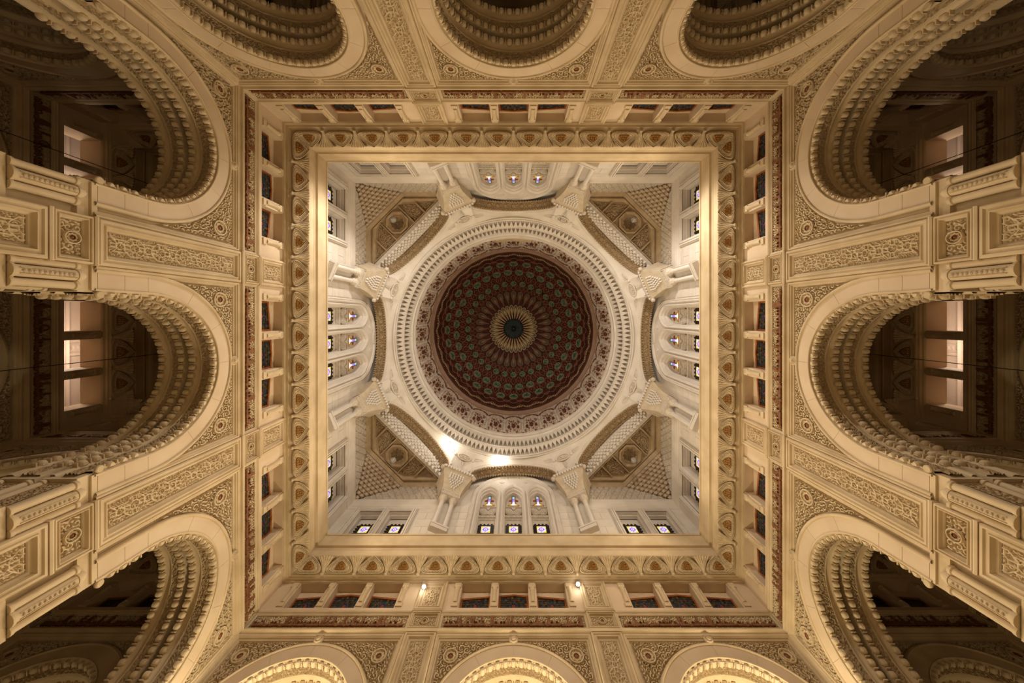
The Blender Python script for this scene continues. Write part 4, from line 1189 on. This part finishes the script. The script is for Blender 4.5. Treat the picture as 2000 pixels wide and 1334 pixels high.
def disc_row(pc, n, rx, ry, ph0, script):
    mb = disc(pc, 0, rx, ry, None, None)
    rr = random.Random(int(pc))
    for i in range(9):            # dark brush strokes of the roundel
        a, b = rr.uniform(-0.6, 0.6), rr.uniform(-0.5, 0.5)
        q = [dome_pt(pc+ry*(b+dy), (rx*(a+dx))/pc, 0.07) for dx, dy in ((-0.22, -0.09), (0.22, -0.05), (0.22, 0.09), (-0.22, 0.05))]
        mb.add(q, [(0, 1, 2, 3)], 2)
    return mb.mesh('green_medallion', ['dgreen', 'dline', 'boss'])
for pc, rx, ry, ph0 in ((130.0, 9.0, 5.0, 0.0), (112.5, 8.2, 5.8, 0.5), (89.5, 6.2, 5.2, 0.0)):
    me = disc_row(pc, ND, rx, ry, 0, True)
    for i in range(ND): K.append(N('green_medallion', me, RZ(-(360/ND)*(i+ph0))))
def petal(p0, p1, wd, mline, mfill, lw, tip=0.0):
    ln = p1-p0; pts = []
    for i in range(25):
        t = i/24
        a = 2*math.pi*t
        s = 0.5-0.5*math.cos(a)
        k = math.sin(a)*(s**1.6)*1.75
        pts.append((p0+ln*s, wd*k))
    P = [dome_pt(p, w_/max(p, 1), 0.05) for p, w_ in pts]
    mb = MB(); mb.tube(P[:-1], lw, 5, True, 0)
    if mfill:
        mb.add([dome_pt(p, w_/max(p, 1), 0.03) for p, w_ in pts[:-1]], [tuple(range(24))], 1)
        mb.add([dome_pt(p0+ln*(0.35+0.5*f), w_*0.4*ww/ max(p0+ln*(0.35+0.5*f), 1), 0.05) for f, ww, w_ in ((0, 0, wd), (0.6, 1, wd), (1, 0, wd), (0.6, -1, wd))], [(0, 1, 2, 3)], 0)
    return mb.mesh('petal', [mline, mfill or mline])
pg = petal(20, 46.5, 3.3, 'dgold', 'pgrey', 0.038)
po = petal(48, 74, 4.8, 'dline', 'pgrey', 0.036)
for i in range(ND):
    K.append(N('gold_petal', pg, RZ(360/ND*(i+0.5)))); K.append(N('olive_petal', po, RZ(360/ND*i)))
b = MB().loops([[dome_pt(p*(1+0.08*math.cos(16*2*math.pi*j/96)), 2*math.pi*j/96, h) for j in range(96)] for p, h in ((20, 0.0), (19, 0.12), (16, 0.08), (12, 0.10), (6, 0.05), (3, 0.14), (0.8, 0.3))])
K.append(N('centre_boss', b.mesh('centre_boss', 'boss')))
K.append(N('centre_pin', MB().lathe([(0.1, 0), (0.08, -0.3), (0.001, -0.4)], 8).mesh('centre_pin', 'gilt'), T(0, 0, 42.1)))
# border of gold scallops, net of ogee lines and red flowers
bd = MB()
def wave(p, amp, n, ph, lw, mb, k=384, mode=0):
    pts = []
    for j in range(k):
        a = 2*math.pi*j/k
        s = math.cos(n*a+ph)
        if mode == 1: s = 2*abs(math.cos(n*a/2+ph))-1
        pts.append(dome_pt(p+amp*s, a, 0.05))
    mb.tube(pts, lw, 4, True)
wave(149.5, 2.2, ND, 0, 0.022, bd, mode=1); wave(147.5, 2.2, ND, 0, 0.03, bd, mode=1); 
K.append(N('scalloped_border', bd.mesh('scalloped_border', 'dline')))
bd2 = MB()
for p, amp, ph in ((140, 2.5, 0), (121, 7, 0), (121, 7, math.pi), (101, 7, 0), (101, 7, math.pi), (81, 5, 0), (81, 5, math.pi), (137, 4, math.pi)):
    wave(p, amp, ND, ph, 0.028, bd2)
K.append(N('ogee_net', bd2.mesh('ogee_net', 'dline')))
fl = MB()
for p, q, o in ((139, 2.0, 0.5), (121.5, 2.2, 0.0), (121.5, 1.6, 0.5), (101, 2.2, 0.5), (101, 1.8, 0.0), (80.5, 1.8, 0.5), (78, 1.3, 0.0), (63, 1.1, 0.5), (55, 0.9, 0.5)):
    for i in range(ND):
        ph = 2*math.pi*(i+o)/ND
        fl.loops([[dome_pt(p+q*f*math.sin(a), ph+q*f*math.cos(a)/p, h) for a in [2*math.pi*m/6 for m in range(6)]] for f, h in ((1, 0.01), (0.7, 0.08))])
K.append(N('red_flowers', fl.mesh('red_flowers', 'dred'), kind='stuff'))
gs = MB(); rr = random.Random(3)
for i in range(ND*9):
    ph = 2*math.pi*(i+0.5)/(ND*9); p = 151+rr.uniform(-0.5, 0.5)-2.6*abs(math.sin(ND/2*ph))
    gs.loops([[dome_pt(p+1.1*f*math.sin(a), ph+1.1*f*math.cos(a)/p, h) for a in [2*math.pi*m/5 for m in range(5)]] for f, h in ((1, 0.01), (0.6, 0.09))])
K.append(N('border_flecks', gs.mesh('border_flecks', 'dgold'), kind='stuff'))
rim = MB().grid([[dome_pt(p, 2*math.pi*j/128, h) for j in range(128)] for p, h in ((156, 0.0), (155.8, 0.05), (153, 0.06), (152.5, 0.0))], 0, True)
K.append(N('rim', rim.mesh('rim', 'brownband')))
make(N('ceiling_dome', dome.mesh('dome', 'maroon', True), I4, K), kind='structure', category='dome', label='dark maroon painted dome with green medallions and a gold petal rosette')

# ------------------------------------------------------------------ side aisles: bays with arches, windows, cornice
HB = 3.0
BC = 14.85
def bay_cornice():
    P = []
    prof = [(h-10.0, z) for h, z in CO[:24]]+[(-0.8, 16.3)]
    return MB().grid([[(-HB-d, d, z), (HB+d, d, z)] for d, z in prof]).mesh('bay_cornice', 'stone')
ME_BCO = bay_cornice()
BK = [N('shield_leaf', ME_SH, cove_mx(-1.39+1.39*i) @ T(0, 0, 0), [N('gilded_core', ME_CORE)]) for i in range(3)]+[N('palmette', ME_PAL, cove_mx(x)) for x in (-2.0, -0.695, 0.695, 2.0)]
def aisle_core(thin):
    mb = MB(); plate(mb, 3.03, RO+0.05, 0.13, 13.3, ZB)
    e = 0.48 if thin else 0.93
    for s in (-1, 1):
        a, c = sorted((s*2.14, s*3.05)); mb.box(a, c, 0.04, e, -1.6, ZB)
    if not thin: plate(mb, 3.05, 2.3, 0.93, 13.3, ZB)
    mb.box(-3.05, 3.05, 0.42 if thin else 0.9, 0.47 if thin else 0.93, 13.25, 16.4) if thin else None
    return mb.mesh('wall', 'stone')
ME_AW = {t: aisle_core(t) for t in (True, False)}
def plain_back():
    return plate(MB(), 3.03, 2.5, 0.0, 14.9, ZB).mesh('wall', 'stone')
ME_PB = plain_back()
an = 0
def aisle_wall(mx, b, name, lab, glazed=True, thin=False, arch=True):
    global an; an += 1
    K = bay_kids(3.03, 0, 'aisle%d' % (an % 5), b)
    K.append(N('bay_cornice', ME_BCO, I4, BK))
    make(N(name, ME_AW[thin], mx, K), kind='structure', category='wall', label=lab)
    if arch: make(N('lobed_arch', None, mx, ARCHC), label='shaded lobed arch, '+lab, category='arch', group='lobed arches of the side aisles')
    if glazed: window(mx, 3.03, DEEP, True, 'dim row of three leaded windows, '+lab)
    else: window(mx, 3.03, 0.9, False, 'three open lit windows, '+lab)
def bay_ceiling():
    mb = MB()
    q = HB-0.78
    mb.add([(-q, -q, 16.3), (q, -q, 16.3), (q, q, 16.3), (-q, q, 16.3)], [(0, 1, 2, 3)])
    mb.frame(-q, q, -q, q, [(0, 0), (0.15, 0.12), (0.3, 0.12), (0.35, 0.02)])
    m2 = MB(); m2.add([(-q, -q, 16.3), (q, -q, 16.3), (q, q, 16.3), (-q, q, 16.3)], [(0, 1, 2, 3)])
    for i0, i1, h in ((0.0, 0.2, 0.12), (0.5, 0.62, 0.08), (0.9, 1.0, 0.06)):
        L = [[(-q+i, -q+i, z), (q-i, -q+i, z), (q-i, q-i, z), (-q+i, q-i, z)] for i, z in ((i0, 16.3), (i0+0.02, 16.3-h), (i1-0.02, 16.3-h), (i1, 16.3))]
        m2.loops(L, False)
    return m2.mesh('ceiling', 'stone')
ME_BC = bay_ceiling()
def cable():
    c = MB().lathe([(0.012, 5.2), (0.012, 16.28)], 6).mesh('wire', 'cable')
    r = MB().lathe([(0.12, 16.29), (0.12, 16.24), (0.04, 16.18), (0.02, 16.18)], 12).mesh('ceiling_rose', 'metal')
    return [N('wire', c), N('ceiling_rose', r)]
CAB = cable()
for side, ang, where in SIDES:
    for b, u, W in OFFS+((2, None, 0),):
        corner = b == 2
        uu = BC if corner else u
        pos = {-1: UEND[side][0], 0: 'middle', 1: UEND[side][1]}.get(b, 'corner after the '+UEND[side][1])
        bay = '%s bay, %s aisle' % (pos.replace('corner after the ', '')+(' corner' if corner else ''), where)
        cmx = RZ(ang) @ T(uu, BC, 0)
        vis = side in ('west', 'east')
        make(N('ceiling_aisle', ME_BC, cmx), kind='structure', category='ceiling', label='dark flat ceiling over the %s' % bay)
        openw = vis and not corner
        aisle_wall(cmx @ T(0, HB, 0), b, 'wall_aisle', 'outer wall, %s' % bay, not openw)
        if corner: aisle_wall(cmx @ RZ(-90) @ T(0, HB, 0), b, 'wall_aisle', 'end wall, %s' % bay)
        if not corner:
            make(N('wall_aisle', ME_PB, cmx @ RZ(180) @ T(0, HB, 0)), kind='structure', category='wall', label='plain hall side wall of the %s' % bay)
        for s in (-1, 1):
            if corner and s == 1: continue
            aisle_wall(cmx @ RZ(-90*s) @ T(0, HB, 0), b, 'wall_aisle', '%s cross wall, %s' % (UEND[side][0 if s < 0 else 1], bay), True, not corner and (b == 0 or b*s < 0), not (b == 0))
        if corner: 
            aisle_wall(cmx @ RZ(180) @ T(0, HB, 0), b, 'wall_aisle', 'inner wall, %s' % bay)
        if vis and b in (0, -1 if side == 'west' else 1):
            make(N('chandelier_cable', None, cmx, CAB), label='thin black cable hanging in the %s' % bay, category='cable', group='chandelier cables in the side aisles')
# bright outer gallery seen through the aisle's open windows
for side, ang, where in SIDES:
    if side not in ('west', 'east'): continue
    mb = MB(); y = 22.0
    mb.box(-11, 11, y, y+0.3, 8.0, 20.0); mb.box(-11, 11, 18.9, y, 19.0, 19.3); mb.box(-11, 11, 18.85, y, 11.6, 11.8)
    mb.add([(-11, 18.75, 14.75), (11, 18.75, 14.75), (11, 18.75, 19.2), (-11, 18.75, 19.2)], [(0, 1, 2, 3)])
    K = []
    for u in (-7.6, -3.5, 0.0, 3.5, 7.6):
        K.append(N('gallery_pilaster', MB().frame(-0.4, 0.4, 12, 18.6, PF).mesh('gallery_pilaster', 'gal'), T(u, y-0.02, 0), [N('carved_panel', relief(-0.14, 0.14, 12.3, 18.3, lattice, 0.03, 0.04, 0.05).mesh('carved_panel', 'gal'))]))
    ml = MB()
    for z in (15.2, 16.4, 17.4): ml.ledge(-11, 11, [(y, z), (y-0.25, z+0.03), (y-0.3, z+0.12), (y-0.1, z+0.2), (y, z+0.2)])
    K.append(N('gallery_moulding', ml.mesh('gallery_moulding', 'gal')))
    make(N('wall_gallery_'+side, mb.mesh('wall', 'gal'), RZ(ang), K), kind='structure', category='wall', label='bright gallery wall seen through the %s aisle windows' % where)

# ------------------------------------------------------------------ floor and projector lamps
fl = MB(); fl.box(-19, 19, -19, 19, -1.8, -1.6)
make(N('floor', fl.mesh('floor', 'floor')), kind='structure', category='floor', label='pale marble floor of the hall and aisles')
def projector():
    b = MB().lathe([(0.001, 0.16), (0.09, 0.14), (0.11, 0.0), (0.12, -0.06), (0.10, -0.06)], 14).mesh('housing', 'metal', True)
    l = MB().lathe([(0.10, -0.05), (0.001, -0.055)], 14).mesh('lens', 'lens')
    y = MB(); y.box(-0.14, -0.12, -0.02, 0.02, -0.02, 0.2); y.box(0.12, 0.14, -0.02, 0.02, -0.02, 0.2); y.box(-0.14, 0.14, -0.02, 0.02, 0.18, 0.2)
    return [N('housing', b), N('lens', l, label='glowing white lens'), N('yoke', y.mesh('yoke', 'metal'))]
PJ = projector()
for px, py, dist, lab in ((828, 1146, (9.85, 'y'), 'small lit projector on the bottom wall left of the middle windows'), (1129, 1141, (9.85, 'y'), 'small lit projector on the bottom wall right of the middle windows'),
                          (878, 866, (24.05, 'z'), 'glaring projector under the dome ring above the bottom left cartouche'), (977, 896, (24.25, 'z'), 'glaring projector under the dome ring above the bottom lancets')):
    if dist[1] == 'y': z = FPX*(dist[0]+CY)/(py-617)
    else: z = dist[0]
    x, y = (px-1003)*z/FPX, (py-617)*z/FPX-CY
    d = Vector((0, -CY, 0))-Vector((x, y, z)); q = (-d).to_track_quat('Z', 'Y').to_matrix().to_4x4()
    make(N('projector_lamp', None, T(x, y, z) @ q @ Matrix.Scale(0.75, 4), PJ), label=lab, category='lamp', group='small projector lamps')
    dd = d.normalized()
    point('projector_glow', tuple(Vector((x, y, z))+dd*0.25), 7 if z < 20 else 70, (1.0, 0.93, 0.82), 0.08)
